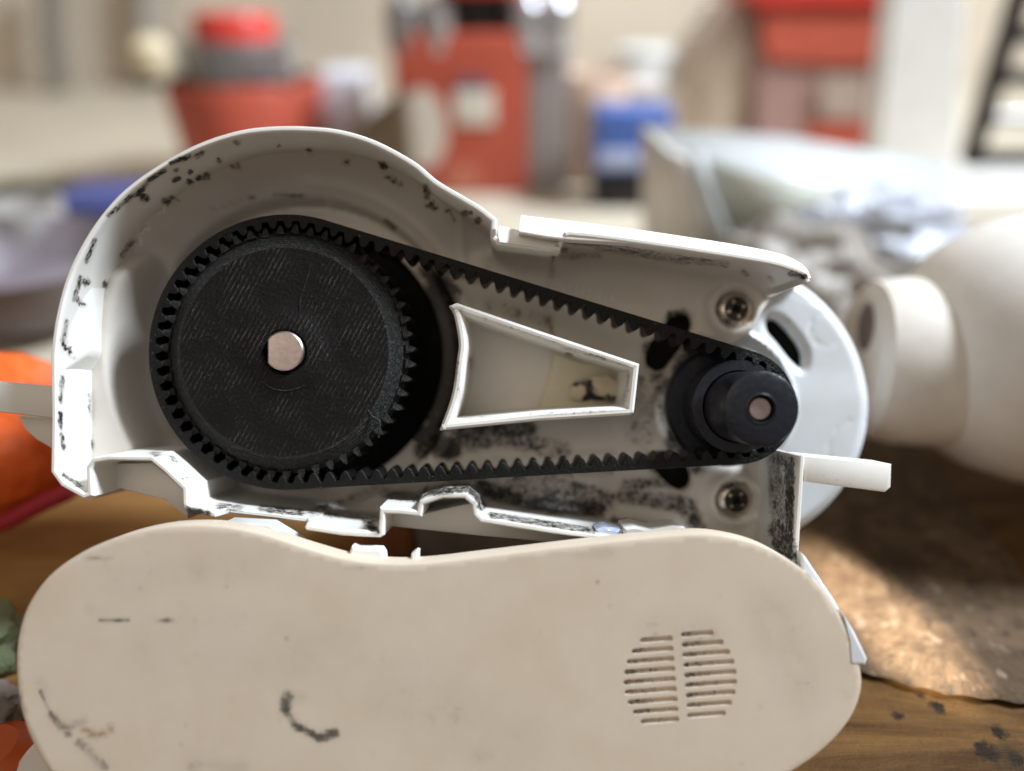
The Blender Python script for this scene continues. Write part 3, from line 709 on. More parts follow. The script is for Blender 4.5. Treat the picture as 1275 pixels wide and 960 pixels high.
# dome-less face, rounded edge, side wall
cover_shell = plate('cover_shell', cvp, ZC, 0.3, M['cover'], cover, bev=0.42, holes=slots, step=0.9, gr=cgr, angle=38)
for h in slots:
    c = np.array(h); ctr = c.mean(0); V = []; F = []; n = len(h)
    rows = [(1.0, 0.0), (0.97, -0.32), (0.85, -0.55), (0.6, -0.65)]
    for (f, dz) in rows:
        for q in c:
            # shrink across the slot, keep the length
            d = q - ctr; V.append((ctr[0] + d[0] * (1 - (1 - f) * 0.15), ctr[1] + d[1] * f, ZC + dz - 0.02))
    for r in range(3):
        for i in range(n): F.append((r * n + i, r * n + (i + 1) % n, (r + 1) * n + (i + 1) % n, (r + 1) * n + i))
    F.append(tuple(range(3 * n, 4 * n)))
    g = []
    for (x, y, z) in V:
        u = (x - c[:, 0].min()) / (np.ptp(c[:, 0])); g.append((0.72 - 0.5 * u) if z < ZC - 0.2 else 0.2)  # slot darker below the face, most at its left end
    mesh_obj('vent_slot', V, F, M['recess'], cover, 50, grime=g)
# rust mark, a separate stain amount on the cover face
rst = strokes_fn([(106, 910, 118, 916, 6, 0.9), (118, 916, 130, 914, 6, 1.0), (130, 913, 139, 905, 5, 1.0)])
_m = cover_shell.data; _co = np.zeros(len(_m.vertices) * 3, np.float32); _m.vertices.foreach_get('co', _co)
_a = _m.attributes.new('rust', 'FLOAT', 'POINT'); _a.data.foreach_set('value', rst(_co.reshape(-1, 3) * 1000).astype(np.float32))
# clips on the hidden side of the cover
prism('clip_tab', px2([(434, 690), (438, 680), (445, 683), (474, 684), (478, 690), (480, 704), (434, 704)], 2), 2.0, -1.5, M['plastic'], cover, bev=0.4)
prism('clip_tab', px2([(511, 704), (512, 690), (518, 686), (521, 687), (521, 704)], 2), 2.0, -1.0, M['plastic'], cover, bev=0.3)
prism('clip_tab', px2([(255, 662), (280, 650), (334, 653), (372, 676), (372, 690), (255, 690)], 1.2), 1.2, -4, M['cap'], cover, bev=0.3)
prism('clip_tab', px2([(202, 658), (212, 652), (258, 652), (262, 658), (262, 680), (202, 680)], 1.0), 1.0, -3, M['cover'], cover, bev=0.3)
prism('corner_lug', px2([(998, 688), (1004, 694), (1040, 748), (1079, 820), (1077, 828), (1050, 826), (1000, 740)], 2.5), 2.5, -3, M['cap'], cover, bev=0.5)
prism('corner_lug', px2([(1049, 762), (1065, 788), (1081, 821), (1078, 829), (1058, 828), (1056, 800)], 6.12), 6.12, 1.0, M['cap'], cover, bev=0.5)
prism('side_loop', px2([(10, 965), (30, 938), (42, 925), (60, 930), (80, 985), (60, 1010), (15, 1000)], 0), 0, -4, M['plastic'], cover, bev=0.8)

# ================================================================== SETTING
def wood(name, c1, c2, scale, rot=0.0, knots=True, rough=0.55):
    m, nt, b = newmat(name); v = coords(nt, (1, 7, 7), (0, 0, rot))
    n = noise(nt, v, scale, 6, 0.65, 1.2); n2 = noise(nt, coords(nt), 35, 5, 0.6)
    col = mix(nt, mathn(nt, 'MULTIPLY', mathn(nt, 'SUBTRACT', n, 0.36), 3.2, clamp=True), c1, c2)
    dk = mathn(nt, 'MULTIPLY', mathn(nt, 'SUBTRACT', n2, 0.60), 9, clamp=True)
    if knots: col = mix(nt, mathn(nt, 'MULTIPLY', dk, 0.9), col, (0.025, 0.018, 0.012))
    if knots:
        vo = coords(nt); nn = noise(nt, vo, 420, 5, 0.7)
        for (x, y, rr_) in ((1120, 892, .0016), (1168, 883, .0020), (1243, 912, .0022), (1228, 935, .0028), (1146, 866, .0010), (1265, 945, .0020)):
            p = T(x, y, 0); sb = N(nt, 'ShaderNodeVectorMath', operation='SUBTRACT'); nt.links.new(vo, sb.inputs[0]); sb.inputs[1].default_value = (p.x, p.y, 0)
            ln = N(nt, 'ShaderNodeVectorMath', operation='LENGTH'); nt.links.new(sb.outputs[0], ln.inputs[0])
            dd = mathn(nt, 'ADD', ln.outputs['Value'], mathn(nt, 'MULTIPLY_ADD', nn, .006, -.003))
            col = mix(nt, mathn(nt, 'MULTIPLY', mathn(nt, 'SUBTRACT', rr_, dd), 900, clamp=True), col, (0.02, 0.013, 0.008))
    nt.links.new(col, b.inputs['Base Color']); b.inputs['Roughness'].default_value = rough; b.inputs['Specular IOR Level'].default_value = 0.05
    bump(nt, b, mathn(nt, 'ADD', n, mathn(nt, 'MULTIPLY', noise(nt, coords(nt), 260, 6), 0.5)), 0.5, 0.002)
    return m
def sheet(name, x0, x1, y0, y1, z, mat, kind='structure'):
    o = mesh_obj(name, [(x0, y0, z), (x1, y0, z), (x1, y1, z), (x0, y1, z)], [(0, 1, 2, 3)], mat, scale=1.0)
    o['kind'] = kind; return o
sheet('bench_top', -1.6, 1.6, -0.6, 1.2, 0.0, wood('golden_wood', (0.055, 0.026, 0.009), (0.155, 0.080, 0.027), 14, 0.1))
yc = T(600, 470).y
sheet('counter_cloth', -1.6, 1.6, yc, 1.2, 0.004, simple('pale_cloth', (0.56, 0.49, 0.38), 0.8, vscale=12, var=0.1))
wl = mesh_obj('wall', [(-2.2, 0.98, -0.2), (2.2, 0.98, -0.2), (2.2, 0.98, 2), (-2.2, 0.98, 2)], [(0, 1, 2, 3)], simple('cream_wall_paint', (0.60, 0.52, 0.42), 0.8, vscale=5, var=0.14), scale=1.0); wl['kind'] = 'structure'

# ------------------------------------------------------------------ world builders (metres)
def wlathe(name, prof, mat, parent, off=(0, 0, 0), seg=48, axis='Z', angle=35, label=None):
    V = []; F = []; m = len(prof)
    for i in range(seg):
        a = 2 * math.pi * i / seg
        for (r, z) in prof:
            q = (r * math.cos(a), r * math.sin(a), z) if axis == 'Z' else (z, r * math.cos(a), r * math.sin(a))
            V.append((q[0] + off[0], q[1] + off[1], q[2] + off[2]))
    for i in range(seg):
        b = (i + 1) % seg
        for j in range(m - 1): F.append((i * m + j, b * m + j, b * m + j + 1, i * m + j + 1))
    o = mesh_obj(name, V, F, mat, parent, angle, 1.0, label=label)
    bm = bmesh.new(); bm.from_mesh(o.data); bmesh.ops.remove_doubles(bm, verts=bm.verts, dist=1e-6)
    bmesh.ops.recalc_face_normals(bm, faces=bm.faces); bm.to_mesh(o.data); bm.free(); finish(o.data, angle)
    return o
def wbox(name, x0, x1, y0, y1, z0, z1, mat, parent, bev=0.002, label=None):
    bm = bmesh.new(); bmesh.ops.create_cube(bm, size=1)
    for v in bm.verts: v.co = Vector(((x0 + x1) / 2 + v.co.x * (x1 - x0), (y0 + y1) / 2 + v.co.y * (y1 - y0), (z0 + z1) / 2 + v.co.z * (z1 - z0)))
    if bev: bmesh.ops.bevel(bm, geom=list(bm.edges), offset=bev, segments=3, affect='EDGES', profile=0.6)
    me = bpy.data.meshes.new(name); bm.to_mesh(me); bm.free(); me.materials.append(mat); finish(me, 30)
    o = bpy.data.objects.new(name, me)
    if label: o['label'] = label
    return link(o, parent)
def wprism(name, poly, y0, y1, mat, parent, bev=0.0015):
    """outline in x,z extruded along y"""
    n = len(poly); V = [(p[0], y0, p[1]) for p in poly] + [(p[0], y1, p[1]) for p in poly]
    F = [tuple(range(n)), tuple(range(n, 2 * n))[::-1]] + [(i, (i + 1) % n, n + (i + 1) % n, n + i) for i in range(n)]
    me = bpy.data.meshes.new(name); me.from_pydata(V, [], F); bm = bmesh.new(); bm.from_mesh(me)
    bmesh.ops.recalc_face_normals(bm, faces=bm.faces)
    if bev: bmesh.ops.bevel(bm, geom=list(bm.edges), offset=bev, segments=2, affect='EDGES')
    bm.to_mesh(me); bm.free(); me.materials.append(mat); finish(me, 30)
    return link(bpy.data.objects.new(name, me), parent)
def wtube(name, pts, r, mat, parent=None, m=10):
    pts = [Vector(p) for p in catmull3(pts)]; V = []; F = []
    for i, p in enumerate(pts):
        d = (pts[min(i + 1, len(pts) - 1)] - pts[max(0, i - 1)]).normalized(); u = d.cross(Vector((0, 1, 0.01))).normalized(); v = d.cross(u)
        for j in range(m): t = 2 * math.pi * j / m; V.append(tuple(p + u * r * math.cos(t) + v * r * math.sin(t)))
    for i in range(len(pts) - 1):
        for j in range(m): F.append((i * m + j, (i + 1) * m + j, (i + 1) * m + (j + 1) % m, i * m + (j + 1) % m))
    F.append(tuple(range(m))); F.append(tuple(range((len(pts) - 1) * m, len(pts) * m)))
    return mesh_obj(name, V, F, mat, parent, 50, 1.0)
def catmull3(pts, n=6): return catmull(pts, n)
red = simple('red_enamel', (0.46, 0.085, 0.05), 0.45, vscale=20); redd = simple('bright_red_plastic', (0.62, 0.05, 0.035), 0.35)
white = simple('white_appliance_plastic', (0.84, 0.83, 0.81), 0.35, var=0.05); cream = simple('cream_plastic', (0.72, 0.69, 0.64), 0.45, var=0.06)
grey = simple('grey_metal', (0.30, 0.29, 0.29), 0.35, metal=0.6); chrome = simple('bright_metal', (0.72, 0.74, 0.80), 0.28, metal=1.0)
dark = simple('dark_plastic', (0.03, 0.028, 0.028), 0.5); brown = simple('brown_board', (0.10, 0.065, 0.035), 0.6)
blue = simple('blue_print', (0.08, 0.15, 0.45), 0.4); paper = simple('paper_label', (0.66, 0.60, 0.52), 0.7, var=0.05)
lilac = simple('grey_side_panel', (0.30, 0.26, 0.25), 0.5, var=0.05)

# Y of things standing on the bench, from where their base meets it
def base(px, py, z=0.004): return T(px, py, z)
# --- red flask, left
b = base(300, 222); Y = b.y
def zh(py, Y_=None): return W(CX, py, Y_ if Y_ else Y).z
s = (W(401, 130, Y).x - W(216, 130, Y).x) / 2; cx = (W(401, 130, Y).x + W(216, 130, Y).x) / 2
t = world_thing('red_flask', 'rounded red flask with grey neck band and bright red lid behind the housing', 'flask', (cx, Y, 0.004))
k = zh(96) - 0.004
wlathe('flask_body', [(0, 0), (s * .86, 0), (s * .9, .004), (s * .96, k * .5), (s, k * .9), (s * .95, k)], red, t)
k2 = zh(48) - 0.004; k3 = zh(16) - 0.004
wlathe('neck_band', [(s * .74, k), (s * .72, k2), (s * .5, k2)], grey, t)
wlathe('lid', [(s * .52, k2), (s * .52, k3 - .004), (s * .47, k3), (0, k3)], redd, t)
wlathe('lid_knob', [(0.0, -.009), (0.008, -.012), (0.0115, -.005), (0.012, .006), (0.007, .012), (0, .013)], simple('cream_knob', (0.72, 0.62, 0.42), 0.3), t, off=(-s * .88, -.03, (k + k2) / 2 + .004))
wbox('handle', -s * 1.22, -s * 1.05, -.02, .0, k * .93, k2 - .002, dark, t)
wbox('band_highlight', s * .2, s * .86, -s * .72, -s * .5, k + .002, k2 - .002, chrome, t)  # bright metal piece put in as the highlight on the neck band
# --- red square tin, middle
b = base(590, 243); Y = b.y
xa, xb, xc = W(497, 200, Y).x, W(655, 200, Y).x, W(706, 200, Y).x; kt = zh(40) - .004
t = world_thing('red_tin', 'tall square red tin with pale round and square labels and grey side', 'tin', ((xa + xb) / 2, Y, .004)); h = (xb - xa) / 2
wbox('tin_body', -h, h, 0, .07, 0, kt, red, t, .004)
wbox('side_panel', h + .0005, h + (xc - xb), .004, .066, 0, kt * .96, lilac, t, .003)
lx = lambda px, py: W(px, py, Y).x - (xa + xb) / 2; lz = lambda py: W(CX, py, Y).z - .004
cz = (lz(110) + lz(208)) / 2; rr = (lz(110) - lz(208)) / 2
def disc_y(name, x, z, rx, rz, y, mat, parent):
    n = 40; V = [(x + rx * math.cos(a), y, z + rz * math.sin(a)) for a in np.linspace(0, 2 * math.pi, n, endpoint=False)]; V += [(a, y + .0008, c) for a, _, c in V]
    return mesh_obj(name, V, [tuple(range(n)), tuple(range(n, 2 * n))[::-1]] + [(i, (i + 1) % n, n + (i + 1) % n, n + i) for i in range(n)], mat, parent, 30, 1.0)
disc_y('round_label', lx(527, 160), cz, (lx(555, 160) - lx(498, 160)) / 2, rr, -.001, paper, t)
wbox('square_label', lx(566, 120), lx(616, 120), -.0015, -.0004, lz(155), lz(112), simple('white_label', (0.68, 0.64, 0.56), 0.6), t, .0003)
wbox('dark_print', lx(570, 105), lx(606, 105), -.0015, -.0004, lz(110), lz(97), simple('violet_print', (0.16, 0.10, 0.16), 0.6), t, .0003)
disc_y('faded_seal', lx(577, 220), lz(222), .012, .010, -.001, simple('faded_seal_red', (0.5, 0.16, 0.10), 0.5), t)
wlathe('cap', [(h * .55, kt), (h * .55, kt + .030), (0, kt + .034)], dark, t, off=(h * .25, .03, 0))
wbox('red_trim', -h * .1, h * .9, -.002, .02, kt + .020, kt + .05, redd, t, .003)
for (x, c) in ((-h * .82, grey), (-h * .3, chrome), (h * 1.0, chrome), (h * 1.42, chrome)):
    wlathe('metal_fitting', [(0, 0), (.010, 0), (.011, .004), (.0105, .026), (.006, .032), (0, .033)], c, t, off=(x, .01, kt - .012), seg=24)
# --- dark box and white jar between flask and tin
b = base(470, 260); Y = b.y
t = wprism('brown_box', [(p.x, p.z) for p in (W(430, 170, Y), W(500, 118, Y), W(510, 230, Y), W(430, 260, Y))], Y, Y + .05, brown, None); tag(t, 'dark brown wedge-shaped box between the red flask and the red tin', 'box')
Y = base(420, 215).y; q0, q1 = W(392, 90, Y), W(455, 160, Y)
t = tag(wbox('white_carton', q0.x, q1.x, Y, Y + .05, .004, q0.z, simple('white_card', (0.66, 0.68, 0.74), 0.5), None, .006), 'small pale blue-white carton right of the red flask', 'carton')
# --- blue pouch, black stand, white bottle
Y = base(770, 262).y
q0, q1 = W(742, 136, Y), W(832, 216, Y)
t = world_thing('blue_pack', 'blue and white printed pack leaning above a black base, left of the white tray', 'package', ((q0.x + q1.x) / 2, Y, .004))
hw = (q1.x - q0.x) / 2
wbox('pack_body', -hw, hw, 0, .03, q1.z - .004 + .0005, q0.z - .004, blue, t, .004)
wbox('pale_band', -hw * .9, hw * .2, -.002, -.0002, q1.z, q1.z + .010, simple('pale_blue_print', (0.45, 0.50, 0.68), 0.5), t, .0008)
wbox('black_base', -hw * .9, hw * .7, .002, .04, 0, q1.z - .004, dark, t, .004)
Y2 = base(820, 190).y; q = W(818, 60, Y2); q1 = W(875, 130, Y2)
t = world_thing('white_jar', 'bright white rounded jar behind the blue pack', 'jar', (q.x, Y2, .004)); hh = q.z - .004; r_ = q1.x - q.x
wlathe('jar_body', [(0, 0), (r_ * .9, 0), (r_, .005), (r_, hh * .72), (r_ * .75, hh * .86)], white, t); wlathe('jar_lid', [(r_ * .76, hh * .86), (r_ * .78, hh * .98), (r_ * .7, hh), (0, hh)], simple('lid_white', (0.8, 0.84, 0.84), 0.3), t)
Y2 = base(735, 225).y; q = W(738, 85, Y2)
t = tag(wlathe('peach_bowl', [(0, .0), (.014, 0), (.02, .01), (.026, q.z - .01), (.024, q.z - .006), (.018, q.z - .02), (0, .01)], simple('peach_glaze', (0.62, 0.45, 0.34), 0.4), None, off=(q.x, Y2, .004)), 'small peach coloured cup left of the white jar', 'cup')
Y2 = base(905, 200).y; q = W(903, 8, Y2); t = tag(wlathe('beige_bottle', [(0, 0), (.028, 0), (.03, .006), (.03, q.z * .75), (.014, q.z * .95), (.012, q.z), (0, q.z)], simple('beige_glass', (0.62, 0.53, 0.44), 0.35), None, off=(q.x, Y2, .004)), 'tall beige bottle between the white jar and the red-lidded container', 'bottle')
# --- red lidded container
Y = base(1020, 215).y; q0, q1 = W(937, 100, Y), W(1112, 100, Y); hw = (q1.x - q0.x) / 2; z = lambda py: W(CX, py, Y).z - .004
t = world_thing('storage_container', 'clear storage container with red contents and red lid beside the white column', 'container', ((q0.x + q1.x) / 2, Y, .004))
cxm = (q0.x + q1.x) / 2
def pxo(pts): return [(W(a, b_, Y).x - cxm, W(a, b_, Y).z - .004) for a, b_ in pts]
wprism('clear_body', pxo([(938, 8), (1112, 8), (1112, 205), (1100, 214), (950, 214), (938, 205)]), 0, .09, simple('smoky_plastic', (0.36, 0.22, 0.20), 0.3), t, .003)
wprism('red_contents', pxo([(942, 13), (1111, 13), (1111, 84), (1040, 88), (950, 80), (944, 60)]), -.003, .05, red, t, .003)
wprism('red_base', pxo([(1005, 150), (1111, 152), (1111, 190), (1060, 188), (1000, 172)]), -.003, .05, red, t, .002)
wprism('pale_panel', pxo([(1020, 92), (1075, 92), (1075, 146), (1020, 146)]), -.0045, -.0032, simple('tan_film', (0.40, 0.31, 0.26), 0.5), t, .0004)
wprism('lid', pxo([(933, 10), (1114, 10), (1114, -22), (933, -22)]), -.006, .094, redd, t, .003)
# --- white appliance column with foot
Y = base(1180, 275).y; q0, q1 = W(1112, 120, Y), W(1214, 120, Y); hw = (q1.x - q0.x) / 2; z = lambda py: W(CX, py, Y).z - .004
t = world_thing('white_appliance', 'white upright appliance column with broad foot at the top right', 'appliance', ((q0.x + q1.x) / 2, Y, .004))
xr = W(1330, 200, Y).x - (q0.x + q1.x) / 2
xo = (q0.x + q1.x) / 2
wprism('column_and_foot', [(W(1112, -60, Y).x - xo, z(-60)), (W(1213, -60, Y).x - xo, z(-60)), (hw, z(185)), (hw * 1.12, z(205)), (hw * 1.4, z(214)), (xr, z(214)), (xr, z(262)), (-hw, z(262))], 0, .014, white, t, .004)
wprism('foot_front', [(-hw * 1.2, z(235)), (xr, z(232)), (xr, z(275)), (-hw * 1.2, z(275))], -.03, -.0005, cream, t, .004)
Y = base(1270, 262).y + .06; q0 = W(1243, 100, Y); z = lambda py: W(CX, py, Y).z
t = world_thing('dark_rack', 'dark slatted rack at the right edge behind the white column', 'rack', (q0.x, Y, .004))
for sx in (0, .07): wbox('upright', sx, sx + .006, 0, .02, 0, z(-40), dark, t)
for k in range(9): wbox('shelf_slat', .0065, .0695, 0, .02, .012 + k * .026, .022 + k * .026, grey if k % 3 == 1 else dark, t)
# --- white tray (chute) lying across
def quadshell(name, pts_top, pts_bot, mat, parent, th=.0025):
    V = [tuple(p) for p in pts_top] + [tuple(p) for p in pts_bot]; n = len(pts_top)
    F = [(i, i + 1, n + i + 1, n + i) for i in range(n - 1)]
    o = mesh_obj(name, V, F, mat, parent, 40, 1.0)
    md = o.modifiers.new('thick', 'SOLIDIFY'); md.thickness = th; return o
Yf = base(960, 395).y
def Wl(px, py, Y, o): return W(px, py, Y) - Vector(o)
org = Vector(base(900, 330)); org.z = .004
t = world_thing('white_tray', 'white plastic tray with broad flared rim lying between the pack and the motor housing', 'tray', org)
A, B_, C_, D_ = (800, 157, Yf + .045), (1175, 205, Yf + .07), (1185, 268, Yf + .015), (832, 190, Yf + .012)
rim = simple('tray_rim_plastic', (0.52, 0.55, 0.56), 0.3, var=0.04)  # even cool white base colour of the tray rim
quadshell('tray_rim', [Wl(*A, org), Wl(985, 170, Yf + .06, org), Wl(*B_, org)], [Wl(*D_, org), Wl(1000, 232, Yf + .012, org), Wl(*C_, org)], rim, t, .004)
quadshell('tray_end', [Wl(798, 160, Yf + .044, org), Wl(834, 192, Yf + .0115, org), Wl(872, 205, Yf + .008, org)], [Wl(800, 330, Yf + .06, org), Wl(850, 345, Yf + .03, org), Wl(900, 345, Yf + .02, org)], cream, t, .003)
quadshell('tray_side', [Wl(866, 200, Yf + .0085, org), Wl(1000, 236, Yf + .010, org), Wl(1180, 270, Yf + .013, org)], [Wl(905, 345, Yf + .025, org), Wl(1010, 370, Yf + .03, org), Wl(1150, 380, Yf + .04, org)], simple('milky_plastic', (0.50, 0.51, 0.44), 0.35, var=0.08), t, .003)
quadshell('tray_edge', [Wl(858, 192, Yf + .004, org), Wl(868, 230, Yf + .005, org), Wl(895, 300, Yf + .012, org), Wl(935, 345, Yf + .015, org)], [Wl(878, 194, Yf + .004, org), Wl(886, 235, Yf + .005, org), Wl(912, 298, Yf + .012, org), Wl(955, 340, Yf + .015, org)], rim, t, .003)
# --- crumpled bag
def crumple(name, center, rx, ry, rz, mat, seed, label, cat, rough=0.5, sub=4, freq=2.2):
    from mathutils import noise as mn
    bm = bmesh.new(); bmesh.ops.create_icosphere(bm, subdivisions=sub, radius=1)
    for v in bm.verts:
        c = v.co.copy(); d = 1 + rough * mn.noise(c * freq + Vector((seed, 0, 0))) + rough * .4 * mn.noise(c * freq * 3 + Vector((seed, 1, 0)))
        v.co = Vector((c.x * rx * d, c.y * ry * d, max(-rz * .98, c.z * rz * d)))
    me = bpy.data.meshes.new(name); bm.to_mesh(me); bm.free(); me.materials.append(mat); finish(me, 50)
    o = bpy.data.objects.new(name, me); o.location = center; link(o); return tag(o, label, cat)
Y = base(1080, 380).y
crumple('plastic_bag', W(1075, 292, Y + .0), .036, .018, .018, simple('shiny_film', (0.42, 0.44, 0.50), 0.18, var=0.1, bmp=0.8, bscale=120, bdist=0.004), 4, 'crumpled shiny clear plastic bag piled between the tray and the motor housing', 'bag', 0.6)
crumple('grey_bag', W(985, 345, Y - .03), .035, .02, .022, simple('grey_film', (0.32, 0.29, 0.26), 0.35, var=0.1, bmp=0.8, bscale=100, bdist=0.004), 9, 'dull grey crumpled bag just right of the lock rail', 'bag', 0.45)
# --- white motor housing, right
c0 = W(1262, 432, base(1200, 600).y)
t = world_thing('motor_housing', 'large rounded off-white motor housing lying on its side at the right edge', 'appliance', (c0.x, c0.y, 0), rotz=R(-8))
rr = (W(1240, 275, c0.y).z - W(1240, 595, c0.y).z) / 2 * .93; zc = c0.z
wlathe('motor_shell', [(0, -rr * .98), (rr * .45, -rr * .93), (rr * .72, -rr * .72), (rr * .9, -rr * .42), (rr * .985, -rr * .1), (rr, rr * .3), (rr * .97, rr * 1.6), (rr * .8, rr * 2.2), (0, rr * 2.3)], cream, t, off=(rr * .15, 0, zc), axis='X', seg=64)
wlathe('nose_collar', [(0, -rr * 1.2), (rr * .5, -rr * 1.2), (rr * .58, -rr * 1.14), (rr * .62, -rr * .95), (rr * .62, -rr * .3)], simple('ivory_plastic', (0.62, 0.58, 0.52), 0.5, var=0.1), t, off=(rr * .10, -.004, zc - rr * .12), axis='X', seg=48)
wlathe('nose_port', [(0, -rr * 1.205), (rr * .17, -rr * 1.205), (rr * .20, -rr * 1.19)], simple('shadowed_port', (0.13, 0.09, 0.085), 0.6), t, off=(rr * .10, -.004, zc + rr * .14), axis='X', seg=32)
# --- rough slab at the right
e = [(1000, 835), (1040, 822), (1090, 832), (1130, 843), (1180, 852), (1230, 858), (1290, 868), (1420, 890)]
TS = .003
front = [T(x, y, TS) for x, y in catmull(e, 6)]
front = [Vector(p) for p in resample([tuple(p) for p in front], .0015)]
front = [p + Vector((0, .0004 * math.sin(p.x * 170) + .0003 * math.sin(p.x * 890 + 1), 0)) for p in front]
yb = T(1100, 500).y
def slab():
    from mathutils import noise as mn
    V = []; F = []; nx = len(front); ny = 24
    for p in front:
        V.append((p.x, p.y + .002, .0)); V.append((p.x, p.y - .001, TS * .5))
        for j in range(ny):
            tt = j / (ny - 1); y = p.y + (yb - p.y) * tt
            V.append((p.x, y, TS + .0008 * mn.noise(Vector((p.x * 90, y * 90, 0))) - (0.001 if j == 0 else 0)))
        V.append((p.x, yb, 0))
    m = ny + 3
    for i in range(nx - 1):
        for j in range(m - 1): F.append((i * m + j, (i + 1) * m + j, (i + 1) * m + j + 1, i * m + j + 1))
    F.append(tuple(range(m))); F.append(tuple(range((nx - 1) * m, nx * m)))
    mt, nt, b = newmat('rough_sawn_wood'); v = coords(nt); n = noise(nt, v, 45, 7, 0.68, 0.8); n2 = noise(nt, v, 220, 5, 0.6)
    col = mix(nt, mathn(nt, 'MULTIPLY', mathn(nt, 'SUBTRACT', n, 0.38), 3.5, clamp=True), (0.060, 0.037, 0.021), (0.125, 0.082, 0.047))
    col = mix(nt, mathn(nt, 'MULTIPLY', mathn(nt, 'SUBTRACT', n2, 0.56), 6, clamp=True), col, (0.03, 0.022, 0.016))
    col = mix(nt, mathn(nt, 'MULTIPLY', mathn(nt, 'SUBTRACT', 0.42, n2), 6, clamp=True), col, (0.22, 0.17, 0.12))
    nt.links.new(col, b.inputs['Base Color']); b.inputs['Roughness'].default_value = 0.85; b.inputs['Specular IOR Level'].default_value = 0.2
    bump(nt, b, mathn(nt, 'ADD', n, n2), 0.45, 0.002)
    o = mesh_obj('rough_wood_slab', V, F, mt, None, 50, 1.0)
    tag(o, 'rough grey-brown wooden slab with a sunlit wedge under the motor housing', 'slab')
slab()
# aim the beam of sun at the slab
tgt = T(1100, 770, TS)
bd = (T(1250, 850, TS) - T(1040, 670, TS)).normalized()
spo.location = tgt + bd * 0.95 + Vector((0, 0, 0.42)); spo.rotation_euler = (tgt - spo.location).to_track_quat('-Z', 'Y').to_euler()
# --- golden board added at the left, lightened against the shadow of the device
xb_ = T(470, 700).x
tag(wbox('lighter_bench_wood', -0.5, xb_, T(200, 900).y, T(100, 520).y, 0.0005, 0.0035, wood('lightened_bench_wood', (0.24, 0.12, 0.042), (0.42, 0.235, 0.085), 14, 0.5, knots=False), None, .001), 'golden brown wooden board added at the left to offset the shadow of the device', 'bench_patch')
# --- left side things
Y = T(30, 700).y
orange = simple('orange_fabric', (0.85, 0.14, 0.02), 0.6, vscale=40, var=0.2, bmp=0.5, bscale=90, bdist=0.004); crimson = simple('crimson_piping', (0.42, 0.02, 0.04), 0.6)
t = world_thing('orange_pouch', 'bright orange fabric pouch with a crimson hem at the left edge', 'pouch', (T(20, 700).x, Y, 0))
o0 = Vector((T(20, 700).x, Y, 0))
quadshell('pouch_body', [W(-60, 435, Y + .02) - o0, W(30, 440, Y + .02) - o0, W(110, 468, Y + .02) - o0], [W(-60, 690, Y - .0) - o0, W(20, 640, Y) - o0, W(120, 600, Y + .01) - o0], orange, t, .006)
quadshell('pouch_fold', [W(-60, 530, Y - .002) - o0, W(0, 520, Y + .006) - o0, W(90, 560, Y + .008) - o0], [W(-60, 650, Y - .012) - o0, W(20, 622, Y - .005) - o0, W(110, 600, Y + .004) - o0], orange, t, .004)
wtube('hem', [tuple(W(-60, 672, Y - .006) - o0), tuple(W(0, 652, Y - .006) - o0), tuple(W(50, 628, Y - .004) - o0), tuple(W(90, 610, Y - .002) - o0)], .0022, crimson, t)
Y = base(85, 322).y
q0, q1 = W(45, 252, Y), W(170, 292, Y)
tag(wbox('blue_box', q0.x, q1.x, Y, Y + .05, .004, q0.z, simple('navy_plastic', (0.055, 0.07, 0.24), 0.4), None, .004), 'low dark blue box left of the housing', 'box')
q = W(30, 280, Y - .03); tag(wlathe('white_cup', [(0, 0), (.012, 0), (.016, .006), (.019, q.z + .006), (.016, q.z + .006), (.012, .01), (0, .008)], simple('milk_glass', (0.40, 0.38, 0.36), 0.4), None, off=(q.x, Y - .03, .004)), 'small off-white cup in front of the blue box', 'cup')
q = W(0, 262, Y + .02); tag(wbox('dark_tool_case', q.x - .04, q.x + .03, Y + .051, Y + .09, .004, q.z, simple('olive_dark', (0.06, 0.055, 0.03), 0.6), None, .004), 'dark olive case at the left edge behind the cup', 'case')
Y = base(30, 400).y; q = W(28, 318, Y)
tag(wlathe('grey_bowl', [(0, 0), (.02, 0), (.036, .012), (.046, q.z - .002), (.043, q.z), (.033, .014), (0, .008)], simple('mauve_glaze', (0.20, 0.17, 0.19), 0.4), None, off=(q.x, Y, .004)), 'mauve grey bowl at the left edge above the orange pouch', 'bowl')
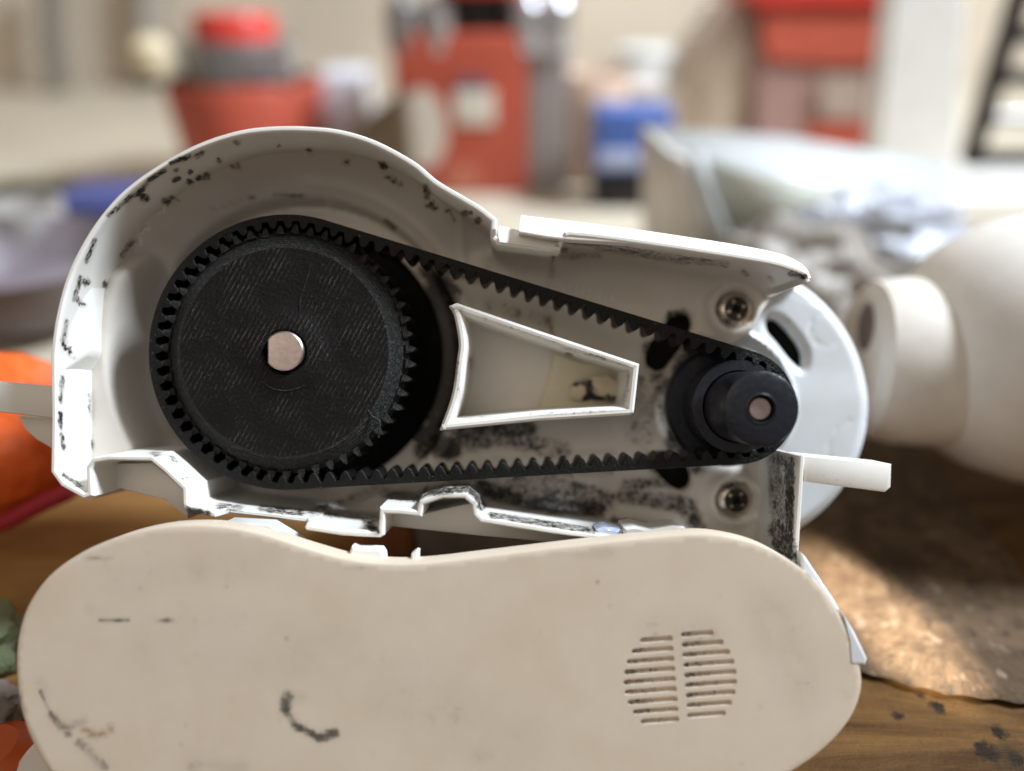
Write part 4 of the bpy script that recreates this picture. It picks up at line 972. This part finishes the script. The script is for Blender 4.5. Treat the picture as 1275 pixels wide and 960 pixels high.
# cable hanging on the wall
Y = .93
tag(wtube('hanging_cable', [tuple(W(62, -60, Y)), tuple(W(66, 60, Y)), tuple(W(78, 150, Y)), tuple(W(100, 240, Y)), tuple(W(150, 300, Y))], .011, simple('grey_cable', (0.20, 0.18, 0.15), 0.6)), 'thick grey-brown cable curving down the wall at the left', 'cable')
tag(wtube('wall_shade_band', [tuple(W(182, -60, .95)), tuple(W(184, 60, .95)), tuple(W(186, 130, .95)), tuple(W(196, 260, .95))], .012, simple('taupe_shade', (0.36, 0.33, 0.29), 0.6)), 'vertical taupe pipe added for the shading of the wall left of the red flask', 'shade_band')  # tube added to paint the shaded band of the wall panel
# green cloth, grey rag and red cap lower left
p = T(-42, 835, .0); crumple('green_cloth', (p.x, p.y, .009), .016, .010, .009, simple('sage_cloth', (0.17, 0.20, 0.11), 0.8, bmp=0.6, bscale=150, bdist=0.003), 11, 'dull green cloth bundled on the bench left of the cover', 'cloth', 0.3)
p = T(-5, 905, .0); crumple('grey_rag', (p.x - .002, p.y, .005), .009, .006, .005, simple('grey_rag_cloth', (0.22, 0.19, 0.16), 0.85, bmp=0.6, bscale=150, bdist=0.003), 15, 'crumpled grey rag beside the lower left edge of the cover', 'rag', 0.3)
p = T(0, 955, .0); t = tag(wlathe('bottle_top', [(0, .007), (.005, .0066), (.0075, .0045), (.008, 0), (0, 0)], simple('orange_red_cap', (0.55, 0.10, 0.02), 0.4), None, off=(p.x, p.y, 0)), 'small orange-red bottle top at the bottom left corner', 'bottle top')
# pieces seen through the gap between housing and cover
p0 = T(600, 702); Y = p0.y
q0, q1 = W(514, 655, Y), W(720, 655, Y)
tag(wbox('grey_plastic_box', q0.x, q1.x, Y, Y + .03, 0.0005, W(600, 625, Y).z, simple('grey_clouded_plastic', (0.50, 0.49, 0.46), 0.4, vscale=40, var=0.3), None, .003), 'clouded grey plastic box seen through the gap above the cover', 'box')
q0, q1 = W(440, 655, Y), W(512, 655, Y)
tag(wbox('copper_block', q0.x, q1.x, Y, Y + .03, 0.0005, W(480, 630, Y).z, simple('orange_brown_wood', (0.75, 0.36, 0.17), 0.5), None, .003), 'orange-brown wooden block seen through the gap left of the grey box', 'block')
